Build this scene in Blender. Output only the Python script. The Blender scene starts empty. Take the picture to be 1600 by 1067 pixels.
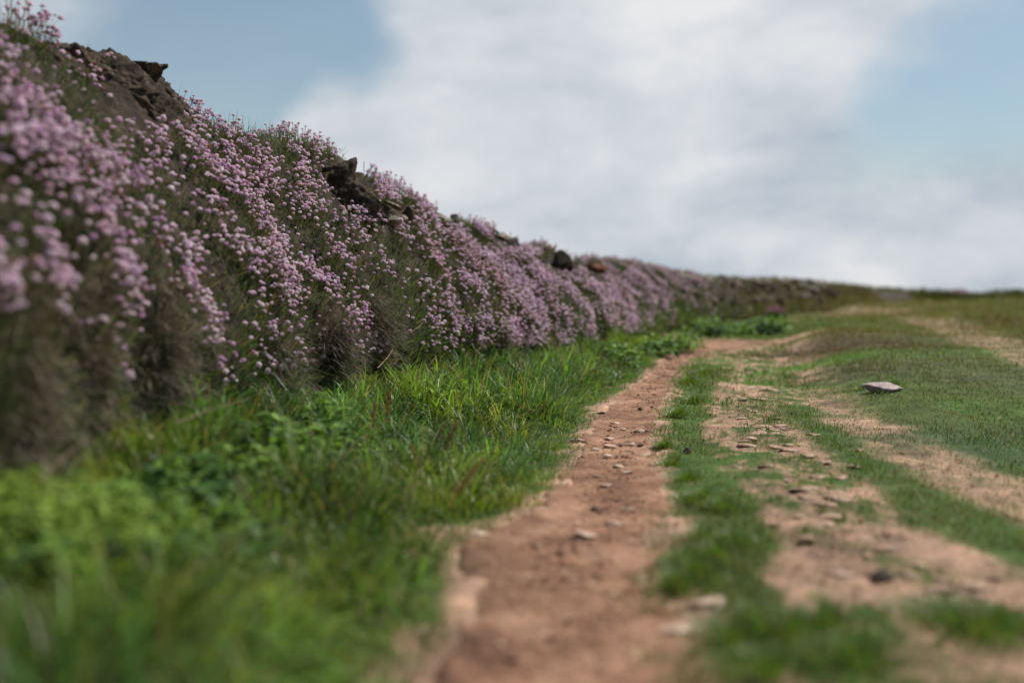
import bpy, math, random
import numpy as np
from mathutils import Vector
SC = bpy.context.scene
COL = SC.collection
rng = np.random.default_rng(7)
random.seed(7)

# ------------------------------------------------------------------ camera, sky, sun
FPX = 1600.0                       # focal length in pixels of the 1600 px wide photograph (36 mm)
CAMH = 0.60
PITCH = math.atan(73.5 / FPX)
cam_d = bpy.data.cameras.new("camera"); cam = bpy.data.objects.new("camera", cam_d); COL.objects.link(cam)
cam_d.sensor_width = 36; cam_d.lens = 36.0
cam_d.clip_start = 0.05; cam_d.clip_end = 3000
cam.location = (0, 0, CAMH)
cam.rotation_euler = (math.pi / 2 - PITCH, 0, 0)
cam_d.dof.use_dof = True
cam_d.dof.focus_distance = 4.7
cam_d.dof.aperture_fstop = 1.05
SC.camera = cam

EL, AZ = math.radians(56), math.radians(50)          # sun high, ahead and to the right of the view axis (+Y), high
SUN = Vector((math.sin(AZ) * math.cos(EL), math.cos(AZ) * math.cos(EL), math.sin(EL)))
sd = bpy.data.lights.new("sun", 'SUN'); so = bpy.data.objects.new("sun", sd); COL.objects.link(so)
sd.energy = 4.9; sd.angle = math.radians(0.6); sd.color = (1.0, 0.94, 0.85)
so.rotation_euler = SUN.to_track_quat('Z', 'Y').to_euler()
SC.view_settings.view_transform = 'Standard'; SC.view_settings.look = 'None'
SC.view_settings.gamma = 1; SC.view_settings.exposure = 0.32
SC.render.engine = 'CYCLES'
SC.cycles.max_bounces = 6; SC.cycles.transparent_max_bounces = 8; SC.cycles.diffuse_bounces = 3
SC.cycles.sample_clamp_indirect = 4


def ray(u, v):
    cp, sp = math.cos(PITCH), math.sin(PITCH)
    a = (u - 800) / FPX; b = (533.5 - v) / FPX
    return np.array((a, cp + b * sp, -sp + b * cp))


def gp(u, v, z=0.0):
    """point of the level z under the photograph's pixel"""
    r = ray(u, v); t = (CAMH - z) / -r[2]
    return np.array((r[0] * t, r[1] * t, z))


def project(P):
    cp, sp = math.cos(PITCH), math.sin(PITCH)
    P = np.asarray(P, float); x = P[..., 0]; y = P[..., 1]; z = P[..., 2] - CAMH
    d = y * cp - z * sp; h = y * sp + z * cp
    d = np.where(np.abs(d) < 1e-3, 1e-3, d)
    return 800 + FPX * x / d, 533.5 - FPX * h / d, d


world = bpy.data.worlds.new("World"); SC.world = world; world.use_nodes = True


def build_sky():
    nt = world.node_tree; N = nt.nodes; L = nt.links; N.clear()
    out = N.new('ShaderNodeOutputWorld'); bg = N.new('ShaderNodeBackground')
    bg.inputs['Strength'].default_value = 0.09
    sky = N.new('ShaderNodeTexSky'); sky.sky_type = 'NISHITA'; sky.sun_disc = False
    sky.sun_elevation = EL; sky.sun_rotation = AZ
    sky.air_density = 1.2; sky.dust_density = 0.4; sky.ozone_density = 2.2
    tc = N.new('ShaderNodeTexCoord')
    hs = N.new('ShaderNodeHueSaturation'); hs.inputs['Saturation'].default_value = 0.92
    hs.inputs['Value'].default_value = 0.74; hs.inputs['Hue'].default_value = 0.487
    L.new(sky.outputs[0], hs.inputs['Color'])

    def math_(op, a, b=None, c=None):
        n = N.new('ShaderNodeMath'); n.operation = op
        for i, x in enumerate((a, b, c)):
            if x is None: continue
            if isinstance(x, (int, float)): n.inputs[i].default_value = x
            else: L.new(x, n.inputs[i])
        return n.outputs[0]
    sep = N.new('ShaderNodeSeparateXYZ'); L.new(tc.outputs['Generated'], sep.inputs[0])
    # project the direction on a cloud layer high above
    zz = math_('MAXIMUM', sep.outputs[2], 0.0)
    den = math_('ADD', zz, 0.75)
    comb = N.new('ShaderNodeCombineXYZ')
    L.new(math_('DIVIDE', sep.outputs[0], den), comb.inputs[0]); L.new(math_('DIVIDE', sep.outputs[1], den), comb.inputs[1])
    L.new(math_('MULTIPLY', zz, 1.5), comb.inputs[2])

    def noise(scale, detail, rough, off, dist=0.0):
        m = N.new('ShaderNodeMapping'); L.new(comb.outputs[0], m.inputs[0]); m.inputs['Location'].default_value = off
        n = N.new('ShaderNodeTexNoise'); L.new(m.outputs[0], n.inputs['Vector'])
        n.inputs['Scale'].default_value = scale; n.inputs['Detail'].default_value = detail; n.inputs['Roughness'].default_value = rough
        n.inputs['Distortion'].default_value = dist
        return n.outputs['Fac']
    acc = None
    # broad cloud banks (+) and openings of blue (-): direction through the pixel, angular radius, weight
    lobes = [(820, 190, .17, 1.0), (1120, 110, .20, 1.1), (1150, 290, .17, .75), (560, 195, .08, .9), (470, 180, .045, 1.1), (1000, 0, .16, .8), (620, 0, .07, .55),
             (100, 0, .10, .75), (700, 60, .05, .35), (1400, 60, .10, .35), (1560, 60, .08, .45), (1300, 400, .24, .75), (1600, 440, .10, 1.6), (1450, 450, .08, .8), (1750, 430, .15, 1.0), (850, 340, .12, .5), (290, 100, .025, .5),
             (310, 70, .12, -1.3), (480, 50, .08, -1.2), (600, 70, .055, -1.0), (700, 95, .035, -.6), (740, 105, .035, -.35), (1570, 210, .17, -2.1), (1430, 140, .08, -.8), (1350, 270, .07, -.45), (960, 372, .07, -.25), (380, 130, .04, -.7),
             (300, -500, .35, .7), (1500, -500, .4, .7), (-600, 100, .3, .6), (2300, 200, .3, .6)]
    for (u, v, r, w) in lobes:
        d = Vector(ray(u, v)).normalized()
        dp = N.new('ShaderNodeVectorMath'); dp.operation = 'DISTANCE'; L.new(tc.outputs['Generated'], dp.inputs[0]); dp.inputs[1].default_value = d
        q = math_('DIVIDE', dp.outputs['Value'], r); q = math_('MULTIPLY', q, q)
        g = math_('MULTIPLY', math_('POWER', 2.718, math_('MULTIPLY', q, -0.8)), w)
        acc = g if acc is None else math_('ADD', acc, g)
    n1 = noise(3.3, 8, .55, (3.1, 1.7, 0.4), .12); n2 = noise(10.0, 8, .6, (1.3, 8.7, 2.4), .2)
    s = math_('ADD', acc, math_('MULTIPLY', math_('SUBTRACT', n1, .5), 2.2))
    s = math_('ADD', s, math_('MULTIPLY', math_('SUBTRACT', n2, .5), 1.1))
    mr = N.new('ShaderNodeMapRange'); mr.interpolation_type = 'SMOOTHSTEP'; L.new(s, mr.inputs['Value'])
    mr.inputs['From Min'].default_value = .12; mr.inputs['From Max'].default_value = 1.40
    mr.inputs['To Min'].default_value = 0.10; mr.inputs['To Max'].default_value = 0.98
    # light and grey parts of the cloud
    n3 = noise(4.2, 8, .56, (7.7, 2.2, 5.0), .2)
    for (u, v, r, w) in [(1000, 150, .22, .16), (600, 190, .10, .10), (1250, 60, .12, .05), (1150, 330, .2, -.10), (750, 330, .12, -.08), (1450, 420, .2, -.08)]:
        d = Vector(ray(u, v)).normalized()
        dp = N.new('ShaderNodeVectorMath'); dp.operation = 'DISTANCE'; L.new(tc.outputs['Generated'], dp.inputs[0]); dp.inputs[1].default_value = d
        q = math_('DIVIDE', dp.outputs['Value'], r); q = math_('MULTIPLY', q, q)
        n3 = math_('ADD', n3, math_('MULTIPLY', math_('POWER', 2.718, math_('MULTIPLY', q, -0.8)), w))
    ramp = N.new('ShaderNodeValToRGB'); L.new(n3, ramp.inputs[0])
    e = ramp.color_ramp.elements; e[0].position = .30; e[1].position = .68
    k = 1 / 0.09
    e[0].color = (.34 * k, .40 * k, .465 * k, 1); e[1].color = (.66 * k, .66 * k, .67 * k, 1)
    mix = N.new('ShaderNodeMix'); mix.data_type = 'RGBA'; mix.clamp_factor = True
    L.new(mr.outputs[0], mix.inputs['Factor']); L.new(hs.outputs[0], mix.inputs['A']); L.new(ramp.outputs[0], mix.inputs['B'])
    L.new(mix.outputs['Result'], bg.inputs['Color']); L.new(bg.outputs[0], out.inputs[0])


build_sky()

# ------------------------------------------------------------------ numpy noise
_P = np.random.default_rng(3).permutation(4096)
_G = np.random.default_rng(4).random(4096) * 2 - 1


def vnoise(x, y, z=0.0):
    x, y, z = np.broadcast_arrays(np.asarray(x, float), np.asarray(y, float), np.asarray(z, float))
    xi = np.floor(x).astype(np.int64); yi = np.floor(y).astype(np.int64); zi = np.floor(z).astype(np.int64)
    fx = x - xi; fy = y - yi; fz = z - zi
    fx = fx * fx * (3 - 2 * fx); fy = fy * fy * (3 - 2 * fy); fz = fz * fz * (3 - 2 * fz)

    def h(a, b, c): return _G[_P[(_P[(_P[a & 4095] + b) & 4095] + c) & 4095]]
    r = 0
    for i in (0, 1):
        for j in (0, 1):
            for k in (0, 1):
                r = r + h(xi + i, yi + j, zi + k) * (fx if i else 1 - fx) * (fy if j else 1 - fy) * (fz if k else 1 - fz)
    return r


def fbm(x, y, z=0.0, o=4, g=.5):
    r = 0; a = 1; t = 0
    for i in range(o):
        r = r + a * vnoise(x * 2 ** i + 17.3 * i, y * 2 ** i + 5.1 * i, z * 2 ** i + 9.7 * i); t += a; a *= g
    return r / t


def sstep(a, b, x):
    t = np.clip((x - a) / (b - a), 0, 1); return t * t * (3 - 2 * t)


# ------------------------------------------------------------------ mesh helpers
def raw_mesh(name, V, Q=None, T=None, color=None, smooth=True):
    """V (n,3), quads (m,4), triangles (k,3), optional per-vertex colour written to the attribute 'tint'"""
    me = bpy.data.meshes.new(name)
    V = np.ascontiguousarray(V, dtype=np.float32)
    Q = np.zeros((0, 4), np.int32) if Q is None else np.asarray(Q, np.int32)
    T = np.zeros((0, 3), np.int32) if T is None else np.asarray(T, np.int32)
    me.vertices.add(len(V)); me.vertices.foreach_set('co', V.ravel())
    nl = Q.size + T.size; me.loops.add(nl)
    me.loops.foreach_set('vertex_index', np.concatenate([Q.ravel(), T.ravel()]))
    me.polygons.add(len(Q) + len(T))
    st = np.concatenate([np.arange(len(Q)) * 4, Q.size + np.arange(len(T)) * 3]).astype(np.int32)
    me.polygons.foreach_set('loop_start', st)
    me.polygons.foreach_set('use_smooth', np.full(len(Q) + len(T), smooth))
    me.update(calc_edges=True)
    if color is not None:
        a = me.attributes.new('tint', 'FLOAT_COLOR', 'POINT')
        c = np.ones((len(V), 4), np.float32); c[:, :3] = color
        a.data.foreach_set('color', c.ravel())
    return me


def link(name, me, mat, parent=None, loc=None):
    if mat is not None and not me.materials: me.materials.append(mat)
    o = bpy.data.objects.new(name, me); COL.objects.link(o)
    if parent is not None: o.parent = parent
    if loc is not None: o.location = loc
    return o


def tag(o, label=None, cat=None, group=None, kind=None):
    if label: o['label'] = label
    if cat: o['category'] = cat
    if group: o['group'] = group
    if kind: o['kind'] = kind
    return o


def empty(name, loc, label, cat, group=None):
    o = bpy.data.objects.new(name, None); COL.objects.link(o); o.location = loc; o.empty_display_size = .05
    return tag(o, label, cat, group)


def blades(root, L, W, az, lean, bend, seg=4, up=None, tint=None, tipw=.0, roll=None):
    """grass blades: root (n,3); length; width; heading of the lean; lean and extra bend at the tip (rad from up)"""
    n = len(root); s = np.linspace(0, 1, seg + 1)
    dirh = np.stack([np.cos(az), np.sin(az), np.zeros(n)], 1)
    upv = np.tile((0, 0, 1.0), (n, 1)) if up is None else up
    if up is not None:
        dirh = dirh - (dirh * upv).sum(1)[:, None] * upv; dirh /= np.linalg.norm(dirh, axis=1)[:, None] + 1e-9
    side = np.cross(dirh, upv)
    if roll is not None:
        side = side * np.cos(roll)[:, None] + dirh * np.sin(roll)[:, None] * .8
    pos = np.zeros((n, seg + 1, 3)); pos[:, 0] = root; p = root.copy()
    for k in range(seg):
        a = lean + bend * ((k + .5) / seg) ** 1.3
        d = upv * np.cos(a)[:, None] + dirh * np.sin(a)[:, None]
        p = p + d * (L / seg)[:, None]; pos[:, k + 1] = p
    wv = (W[:, None] * (1 - s[None, :] ** 1.8 * (1 - tipw)) * .5)
    wv[:, 0] *= .6
    A = pos - side[:, None, :] * wv[:, :, None]; B = pos + side[:, None, :] * wv[:, :, None]
    V = np.stack([A, B], 2).reshape(n * (seg + 1) * 2, 3)
    base = (np.arange(n) * (seg + 1) * 2)[:, None]
    q = []
    for k in range(seg):
        q.append(base + np.array([[2 * k, 2 * k + 1, 2 * k + 3, 2 * k + 2]]))
    Q = np.concatenate(q, 0)
    C = None
    if tint is not None: C = np.repeat(tint, (seg + 1) * 2, 0)
    return V, Q, C


def merge(parts):
    Vs, Qs, Ts, Cs = [], [], [], []; off = 0
    for (V, Q, T, C) in parts:
        Vs.append(V); Cs.append(C if C is not None else np.ones((len(V), 3)) * .5)
        if Q is not None and len(Q): Qs.append(Q + off)
        if T is not None and len(T): Ts.append(T + off)
        off += len(V)
    return (np.concatenate(Vs), np.concatenate(Qs) if Qs else None, np.concatenate(Ts) if Ts else None, np.concatenate(Cs))


# ------------------------------------------------------------------ materials
def new_mat(name):
    m = bpy.data.materials.new(name); m.use_nodes = True; nt = m.node_tree; nt.nodes.clear()
    return m, nt, nt.nodes, nt.links


def leaf_mat(name, rough=.5, trans=.35, gain=1.0, spec=.35, tgain=(1.15, 1.2, .55), var=.25, scale=40):
    m, nt, N, L = new_mat(name)
    out = N.new('ShaderNodeOutputMaterial'); at = N.new('ShaderNodeAttribute'); at.attribute_name = 'tint'
    tc = N.new('ShaderNodeTexCoord'); no = N.new('ShaderNodeTexNoise'); no.inputs['Scale'].default_value = scale; no.inputs['Detail'].default_value = 3
    L.new(tc.outputs['Object'], no.inputs['Vector'])
    mr = N.new('ShaderNodeMapRange'); L.new(no.outputs['Fac'], mr.inputs['Value']); mr.inputs['From Min'].default_value = .3; mr.inputs['From Max'].default_value = .7
    mr.inputs['To Min'].default_value = gain * (1 - var); mr.inputs['To Max'].default_value = gain * (1 + var)
    sc = N.new('ShaderNodeVectorMath'); sc.operation = 'SCALE'; L.new(at.outputs['Color'], sc.inputs[0]); L.new(mr.outputs[0], sc.inputs['Scale'])
    pb = N.new('ShaderNodeBsdfPrincipled'); L.new(sc.outputs[0], pb.inputs['Base Color']); pb.inputs['Roughness'].default_value = rough
    pb.inputs['Specular IOR Level'].default_value = spec
    if trans > 0:
        tr = N.new('ShaderNodeBsdfTranslucent'); mu = N.new('ShaderNodeVectorMath'); mu.operation = 'MULTIPLY'
        L.new(sc.outputs[0], mu.inputs[0]); mu.inputs[1].default_value = tgain; L.new(mu.outputs[0], tr.inputs['Color'])
        mx = N.new('ShaderNodeMixShader'); mx.inputs[0].default_value = trans
        L.new(pb.outputs[0], mx.inputs[1]); L.new(tr.outputs[0], mx.inputs[2]); L.new(mx.outputs[0], out.inputs[0])
    else: L.new(pb.outputs[0], out.inputs[0])
    return m


def earth_mat(name, cols, scale=6.0, bump=.02, fine=120.0, rough=.95, usetint=False, bscale=60):
    """noise-mixed soil or stone: cols = three colours dark to light"""
    m, nt, N, L = new_mat(name)
    out = N.new('ShaderNodeOutputMaterial'); tc = N.new('ShaderNodeTexCoord')
    pb = N.new('ShaderNodeBsdfPrincipled'); pb.inputs['Roughness'].default_value = rough; pb.inputs['Specular IOR Level'].default_value = .2

    def noise(s, d, r=.6):
        n = N.new('ShaderNodeTexNoise'); n.inputs['Scale'].default_value = s; n.inputs['Detail'].default_value = d; n.inputs['Roughness'].default_value = r
        L.new(tc.outputs['Object'], n.inputs['Vector']); return n.outputs['Fac']
    a = noise(scale, 8, .65); b = noise(fine, 4, .7)
    mm = N.new('ShaderNodeMath'); mm.operation = 'MULTIPLY_ADD'; L.new(b, mm.inputs[0]); mm.inputs[1].default_value = .45
    ad = N.new('ShaderNodeMath'); ad.operation = 'ADD'; L.new(a, ad.inputs[0]); ad.inputs[1].default_value = -.22; L.new(ad.outputs[0], mm.inputs[2])
    rp = N.new('ShaderNodeValToRGB'); L.new(mm.outputs[0], rp.inputs[0]); e = rp.color_ramp.elements
    e[0].position = .32; e[0].color = (*cols[0], 1); e[1].position = .68; e[1].color = (*cols[2], 1)
    x = e.new(.5); x.color = (*cols[1], 1)
    col = rp.outputs[0]
    if usetint:
        at = N.new('ShaderNodeAttribute'); at.attribute_name = 'tint'
        mu = N.new('ShaderNodeVectorMath'); mu.operation = 'MULTIPLY'; L.new(col, mu.inputs[0]); L.new(at.outputs['Color'], mu.inputs[1]); col = mu.outputs[0]
    L.new(col, pb.inputs['Base Color'])
    bn = noise(bscale, 8, .7); bp = N.new('ShaderNodeBump'); bp.inputs['Strength'].default_value = .8; bp.inputs['Distance'].default_value = bump
    L.new(bn, bp.inputs['Height']); L.new(bp.outputs[0], pb.inputs['Normal']); L.new(pb.outputs[0], out.inputs[0])
    return m


M_GRASS = leaf_mat('grass_blade', .45, .38, 1.0, .4, (1.3, 1.3, .6))
M_TURF = leaf_mat('turf_blade', .6, .3, 1.0, .25)
M_DRY = leaf_mat('dead_grass', .8, .2, 1.0, .15, (1.1, 1.0, .8))
M_LEAF = leaf_mat('weed_leaf', .6, .35, 1.0, .2, var=.3)
M_PETAL = leaf_mat('thrift_petal', .7, .30, 1.0, .15, (1.15, 1.0, 1.1), var=.12, scale=120)
M_STEM = leaf_mat('flower_stem', .6, .15, 1.0, .2)
M_SOIL = earth_mat('bank_earth', ((.016, .012, .009), (.040, .030, .021), (.095, .072, .050)), 14, .04, 70, bscale=30)
M_PATH = earth_mat('red_dirt', ((.10, .050, .030), (.215, .112, .069), (.345, .205, .135)), 5.0, .007, 90, bscale=75, usetint=True)
M_GROUND = earth_mat('turf_soil', ((.55, .55, .55), (1, 1, 1), (1.45, 1.4, 1.35)), 7.0, .012, 60, usetint=True)
M_ROCK = earth_mat('slate_rock', ((.030, .024, .020), (.10, .078, .060), (.26, .21, .165)), 11, .012, 70, .85, bscale=40)
M_ROCKD = earth_mat('dark_clod', ((.014, .010, .008), (.045, .032, .023), (.13, .095, .068)), 16, .03, 60, .95, bscale=25)
M_PALE = earth_mat('pale_stone', ((.27, .17, .12), (.42, .29, .215), (.56, .43, .34)), 20, .006, 90, .85, bscale=60)
M_LICH_LIT = earth_mat('lichened_sunlit_slate', ((.05, .04, .032), (.20, .165, .13), (.42, .37, .31)), 24, .012, 110, .9, bscale=50)  # pale slate; also carries the sunlit brightness of slab and wall caps
M_PALE2 = earth_mat('pink_white_stone', ((.20, .145, .145), (.33, .255, .26), (.45, .37, .37)), 22, .006, 90, .85, bscale=60)
M_TAN = earth_mat('tan_stone', ((.20, .12, .08), (.36, .24, .17), (.50, .37, .28)), 30, .008, 120, .9, bscale=60)
M_DARKST = earth_mat('dark_stone', ((.02, .018, .016), (.05, .04, .035), (.10, .08, .065)), 14, .006, 90, .85, bscale=60)
M_RED = earth_mat('rusty_earth', ((.05, .017, .010), (.13, .045, .024), (.22, .09, .05)), 14, .02, 90, .95, bscale=40)

# ------------------------------------------------------------------ the lie of the land
def W(pts): return np.array([gp(u, v)[:2] for (u, v) in pts])


def seg_dist(x, y, line, r=None):
    """distance to a polyline; with r (radius per point) the distance divided by the local radius"""
    x = np.asarray(x, float); y = np.asarray(y, float); best = np.full(x.shape, 1e9)
    for i in range(len(line) - 1):
        a, b = line[i], line[i + 1]; d = b - a; l2 = (d * d).sum() + 1e-12
        t = np.clip(((x - a[0]) * d[0] + (y - a[1]) * d[1]) / l2, 0, 1)
        dd = np.hypot(x - a[0] - t * d[0], y - a[1] - t * d[1])
        if r is not None: dd = dd / (r[i] + (r[i + 1] - r[i]) * t)
        best = np.minimum(best, dd)
    return best


# main path: edges of the trodden dirt read from the photograph, laid on the ground
PE = [(1500, 560, 1340), (1067, 636, 1125), (1000, 690, 1085), (950, 700, 1048), (900, 712, 1035), (850, 722, 1040), (828, 760, 1046), (800, 835, 1052), (760, 868, 1045), (720, 895, 1028),
      (690, 905, 1022), (660, 925, 1033), (640, 940, 1040), (620, 972, 1050), (600, 1003, 1060), (580, 1024, 1068), (565, 1036, 1080), (552, 1050, 1100), (545, 1056, 1125)]
PL = W([(a, v) for v, a, b in PE]); PR = W([(b, v) for v, a, b in PE])
PC = (PL + PR) / 2; PH = np.linalg.norm(PR - PL, axis=1) / 2
# where it swings right in front of the wall
BC = W([(1088, 547), (1120, 538), (1160, 535), (1200, 536), (1222, 535)]); BH = np.array([.38, .55, .65, .6, .3])
# second, broader trodden line right of the worn turf
SC_ = W([(1262, 612), (1290, 632), (1350, 668), (1440, 712), (1530, 752), (1640, 800), (1800, 850)])
SH = np.array([.08, .13, .17, .19, .20, .20, .16])
# pale faint trails in the far field
TC = W([(1320, 497), (1400, 500), (1470, 525), (1600, 588), (1750, 650)]); TH = np.array([.5, .7, .55, .30, .2])
UC = W([(1265, 505), (1330, 497), (1425, 483), (1520, 477)]); UH = np.array([.5, 1.3, 2.0, 1.5])


def bare_of(x, y):
    """0 turf .. 1 bare trodden earth, outside the path sheets"""
    n = fbm(x * 3.2, y * 2.2, 3.1, 4) ; n2 = fbm(x * 9, y * 6, 8.1, 3)
    worn = 0
    # worn, stony middle of the track
    c = W([(1150, 545), (1165, 600), (1190, 660), (1230, 740), (1300, 820), (1420, 900), (1600, 1000), (1850, 1150)])
    r = np.array([.80, .55, .52, .48, .44, .46, .48, .48])
    d = seg_dist(x, y, c, r)
    worn = (1 - sstep(.55, 1.25, d)) * 1.0
    n4 = fbm(x * 30, y * 19, 12.1, 4, .65)
    near_r = (1 - sstep(2.2, 3.6, y)) * sstep(.32, .5, x)
    worn = np.maximum(worn, near_r)
    b = worn * sstep(-.30, .30, n + .7 * n2 + .95 * n4 + .02 + .14 * near_r)
    for (u, v, rr) in ((1060, 1010, .06), (1100, 955, .07), (1060, 990, .09), (1120, 830, .05), (1240, 900, .10), (1400, 850, .16), (1360, 920, .12), (1560, 1040, .12), (690, 835, .10), (650, 1040, .12), (620, 600, .01), (940, 610, .06), (1500, 880, .16), (1580, 930, .14), (1200, 1060, .05)):
        q = gp(u, v); b = np.maximum(b, 1 - sstep(.5, 1.3, np.hypot(x - q[0], y - q[1]) / rr + .5 * n2))
    # bright grass strips that stay green
    g = W([(1105, 575), (1075, 620), (1060, 680), (1075, 730), (1110, 780), (1150, 850), (1110, 900), (1180, 960), (1260, 1020), (1320, 1067)])
    gr = np.array([.25, .15, .11, .10, .13, .11, .11, .07, .06, .05])
    b = b * (.0 + sstep(.75, 1.15, seg_dist(x, y, g, gr) + .35 * n2))
    g2 = W([(1250, 640), (1330, 700), (1430, 765), (1520, 820), (1700, 900)]); b = b * sstep(.6, 1.2, seg_dist(x, y, g2, np.full(5, .17)) + .3 * n2)
    t2 = (1 - sstep(.35, 1.25, seg_dist(x, y, SC_, SH) + .5 * n2)) * (.25 + .6 * sstep(-.3, .25, n + .4 * n4)); b = np.maximum(b, t2)
    t = (1 - sstep(.5, 1.1, np.minimum(seg_dist(x, y, TC, TH), seg_dist(x, y, UC, UH)) + .35 * n2)) * .55
    return np.clip(np.maximum(b, t), 0, 1)


# bank: foot line on the ground
FOOT = np.array([(-1.05, -9), (-.95, -5), (-.95, -2.5), (-.95, 0), (-.96, 1.0), (-.98, 1.9), (-1.00, 2.9), (-.89, 3.9), (-.62, 4.9), (-.34, 5.8), (.02, 6.85), (.50, 8.15), (.98, 9.8), (2.0, 13.2), (3.9, 18.5), (7.0, 26), (12, 36), (20, 52), (30, 70), (46, 92), (70, 118)], float)


def catmull(P, n):
    out = []
    for i in range(len(P) - 1):
        p0 = P[max(i - 1, 0)]; p1 = P[i]; p2 = P[i + 1]; p3 = P[min(i + 2, len(P) - 1)]
        for t in np.linspace(0, 1, n, endpoint=False):
            out.append(.5 * ((2 * p1) + (-p0 + p2) * t + (2 * p0 - 5 * p1 + 4 * p2 - p3) * t * t + (-p0 + 3 * p1 - 3 * p2 + p3) * t ** 3))
    out.append(P[-1]); return np.array(out)


_fc = catmull(FOOT, 40)
_arc = np.concatenate([[0], np.cumsum(np.linalg.norm(np.diff(_fc, axis=0), axis=1))])
S_TOT = _arc[-1]


def foot(s): return np.stack([np.interp(s, _arc, _fc[:, 0]), np.interp(s, _arc, _fc[:, 1])], -1)


def inward(s):
    d = foot(s + .15) - foot(s - .15)
    l = np.linalg.norm(d, axis=-1, keepdims=True) + 1e-9; d = d / l
    return np.stack([-d[..., 1], d[..., 0]], -1)          # to the left of travel: into the bank


def hz(x, y):
    x = np.asarray(x, float); y = np.asarray(y, float)
    z = .018 * fbm(x * 1.3, y * 1.3, 1.0, 3)
    far = sstep(2.0, 9.0, x - .12 * y) * sstep(1, 6, y)
    z = z + far * (.20 * fbm(x * .33, y * .25, 6.0, 3) + .03)
    z = z + sstep(1.0, 2.0, x) * .03 * fbm(x * 1.1, y * .8, 2.2, 3)
    d = seg_dist(x, y, _fc[::8])
    z = z + (.10 + .09 * (1 - sstep(5, 9, y))) * np.exp(-(d / .33) ** 2) * (y < 60)
    xm = np.interp(y, [4, 5, 9.6, 16, 22], [1.25, 1.40, 2.48, 4.05, 5.7])
    z = z + .17 * sstep(0, .8, x - xm + .25 * fbm(x * .9, y * .9, 4.4, 2)) * sstep(4.2, 7.5, y) * (1 - sstep(17, 26, y)) * (1 - .6 * sstep(2, 7, x - xm))
    z = z + .035 * np.exp(-((x - 1.0) / .5) ** 2) * sstep(2, 4, y) * (1 - sstep(9, 12, y))
    return z - .0


def ground_pt(u, v, dz=0.0):
    r_ = ray(u, v); t = np.geomspace(.6, 130, 1500); x = r_[0] * t; y = r_[1] * t; z = CAMH + r_[2] * t - hz(x, y)
    i = int(np.argmax(z < 0)); f = z[i - 1] / (z[i - 1] - z[i]) if i > 0 else 0; tt = t[i - 1] + (t[i] - t[i - 1]) * f if i > 0 else t[-1]
    q = np.array((r_[0] * tt, r_[1] * tt, 0.0)); q[2] = float(hz(q[0], q[1])) + dz; return q


def path_d(x, y):
    """<1 inside the dirt of a path sheet"""
    return np.minimum(seg_dist(x, y, PC, PH), seg_dist(x, y, BC, BH))


# crest: target outline of the bank against the sky (photo pixels)
CR = np.array([(-900, -600), (-300, -200), (0, 8), (50, 32), (140, 70), (200, 92), (250, 112), (290, 165), (330, 178), (400, 192), (500, 215), (550, 240), (600, 276), (650, 306), (700, 330), (800, 372), (900, 403), (1000, 421), (1100, 438), (1150, 442), (1200, 441), (1250, 443), (1300, 448), (1350, 453), (1400, 456), (1600, 459)], float)
_ss = np.concatenate([np.arange(0, 40, .05), np.arange(40, S_TOT, .5)])
LEAN = .66


def crest_xy(s): return foot(s) + inward(s) * (LEAN * (1 + .0 * s))[..., None]


_c = crest_xy(_ss); _u = 800 + FPX * _c[:, 0] / np.maximum(_c[:, 1], .3)
_v = np.interp(_u, CR[:, 0], CR[:, 1])
_z = CAMH - (_v - 460) / FPX * _c[:, 1]
_z = np.where(_c[:, 1] < 1.6, 1.32, _z)
_z = _z - .075 * sstep(1.5, 3.0, _c[:, 1]) * (1 - sstep(9, 15, _c[:, 1]))
_z = np.clip(_z, .5, 2.1)
_k = np.ones(7) / 7; _z = np.convolve(np.pad(_z, 3, mode='edge'), _k, 'valid')


def crest_z(s): return np.interp(s, _ss, _z) + .02 * fbm(s * 2.1, 0, 0, 3)


def bank_base(s, t):
    """t 0 foot, 1 crest edge, 1..2 over the top and down the back"""
    f = foot(s); n = inward(s); H = crest_z(s)
    tt = np.clip(t, 0, 1); g = hz(f[..., 0], f[..., 1])
    # face: steep bulge, slightly hollow below the crest
    hh = tt ** .92
    off = LEAN * (tt ** 1.15) - .07 * np.sin(np.pi * tt) - .05 * np.sin(np.pi * np.clip(tt * 1.5, 0, 1))
    tb = np.clip(t - 1, 0, 1)
    off = off + tb * 1.5
    z = g + (H - g) * hh - (tb ** 2) * (H - g + .3) * .9 - tb * .05
    return np.stack([f[..., 0] + n[..., 0] * off, f[..., 1] + n[..., 1] * off, z], -1)


def bank_pt(s, t):
    s, t = np.broadcast_arrays(np.asarray(s, float), np.asarray(t, float))
    P = bank_base(s, t); e = .02
    ds = bank_base(s + e, t) - P; dt = bank_base(s, t + e) - P
    N = np.cross(ds, dt); N = N / (np.linalg.norm(N, axis=-1, keepdims=True) + 1e-9)
    n2 = inward(s); fl = np.where((N[..., 0] * -n2[..., 0] + N[..., 1] * -n2[..., 1] + N[..., 2]) < 0, -1.0, 1.0)
    N = N * fl[..., None]
    a = sstep(0, .12, t)
    h = .085 * fbm(P[..., 0] * 2.2 + P[..., 1] * 2.2, P[..., 2] * 2.6, P[..., 1] * 1.1, 4, .55)
    h = h + .022 * fbm(P[..., 0] * 11, P[..., 1] * 11, P[..., 2] * 11, 2)
    # billows of cushion plants hanging down the face
    h = h + .045 * sstep(.15, .5, t) * np.maximum(0, vnoise(s * 3.1, t * 3.0 - s * .6, 4.0))
    return P + N * (h * a)[..., None], N


def grid_quads(nr, nc):
    i = np.arange(nr - 1)[:, None] * nc + np.arange(nc - 1)[None, :]
    return np.stack([i, i + 1, i + nc + 1, i + nc], -1).reshape(-1, 4)


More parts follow.
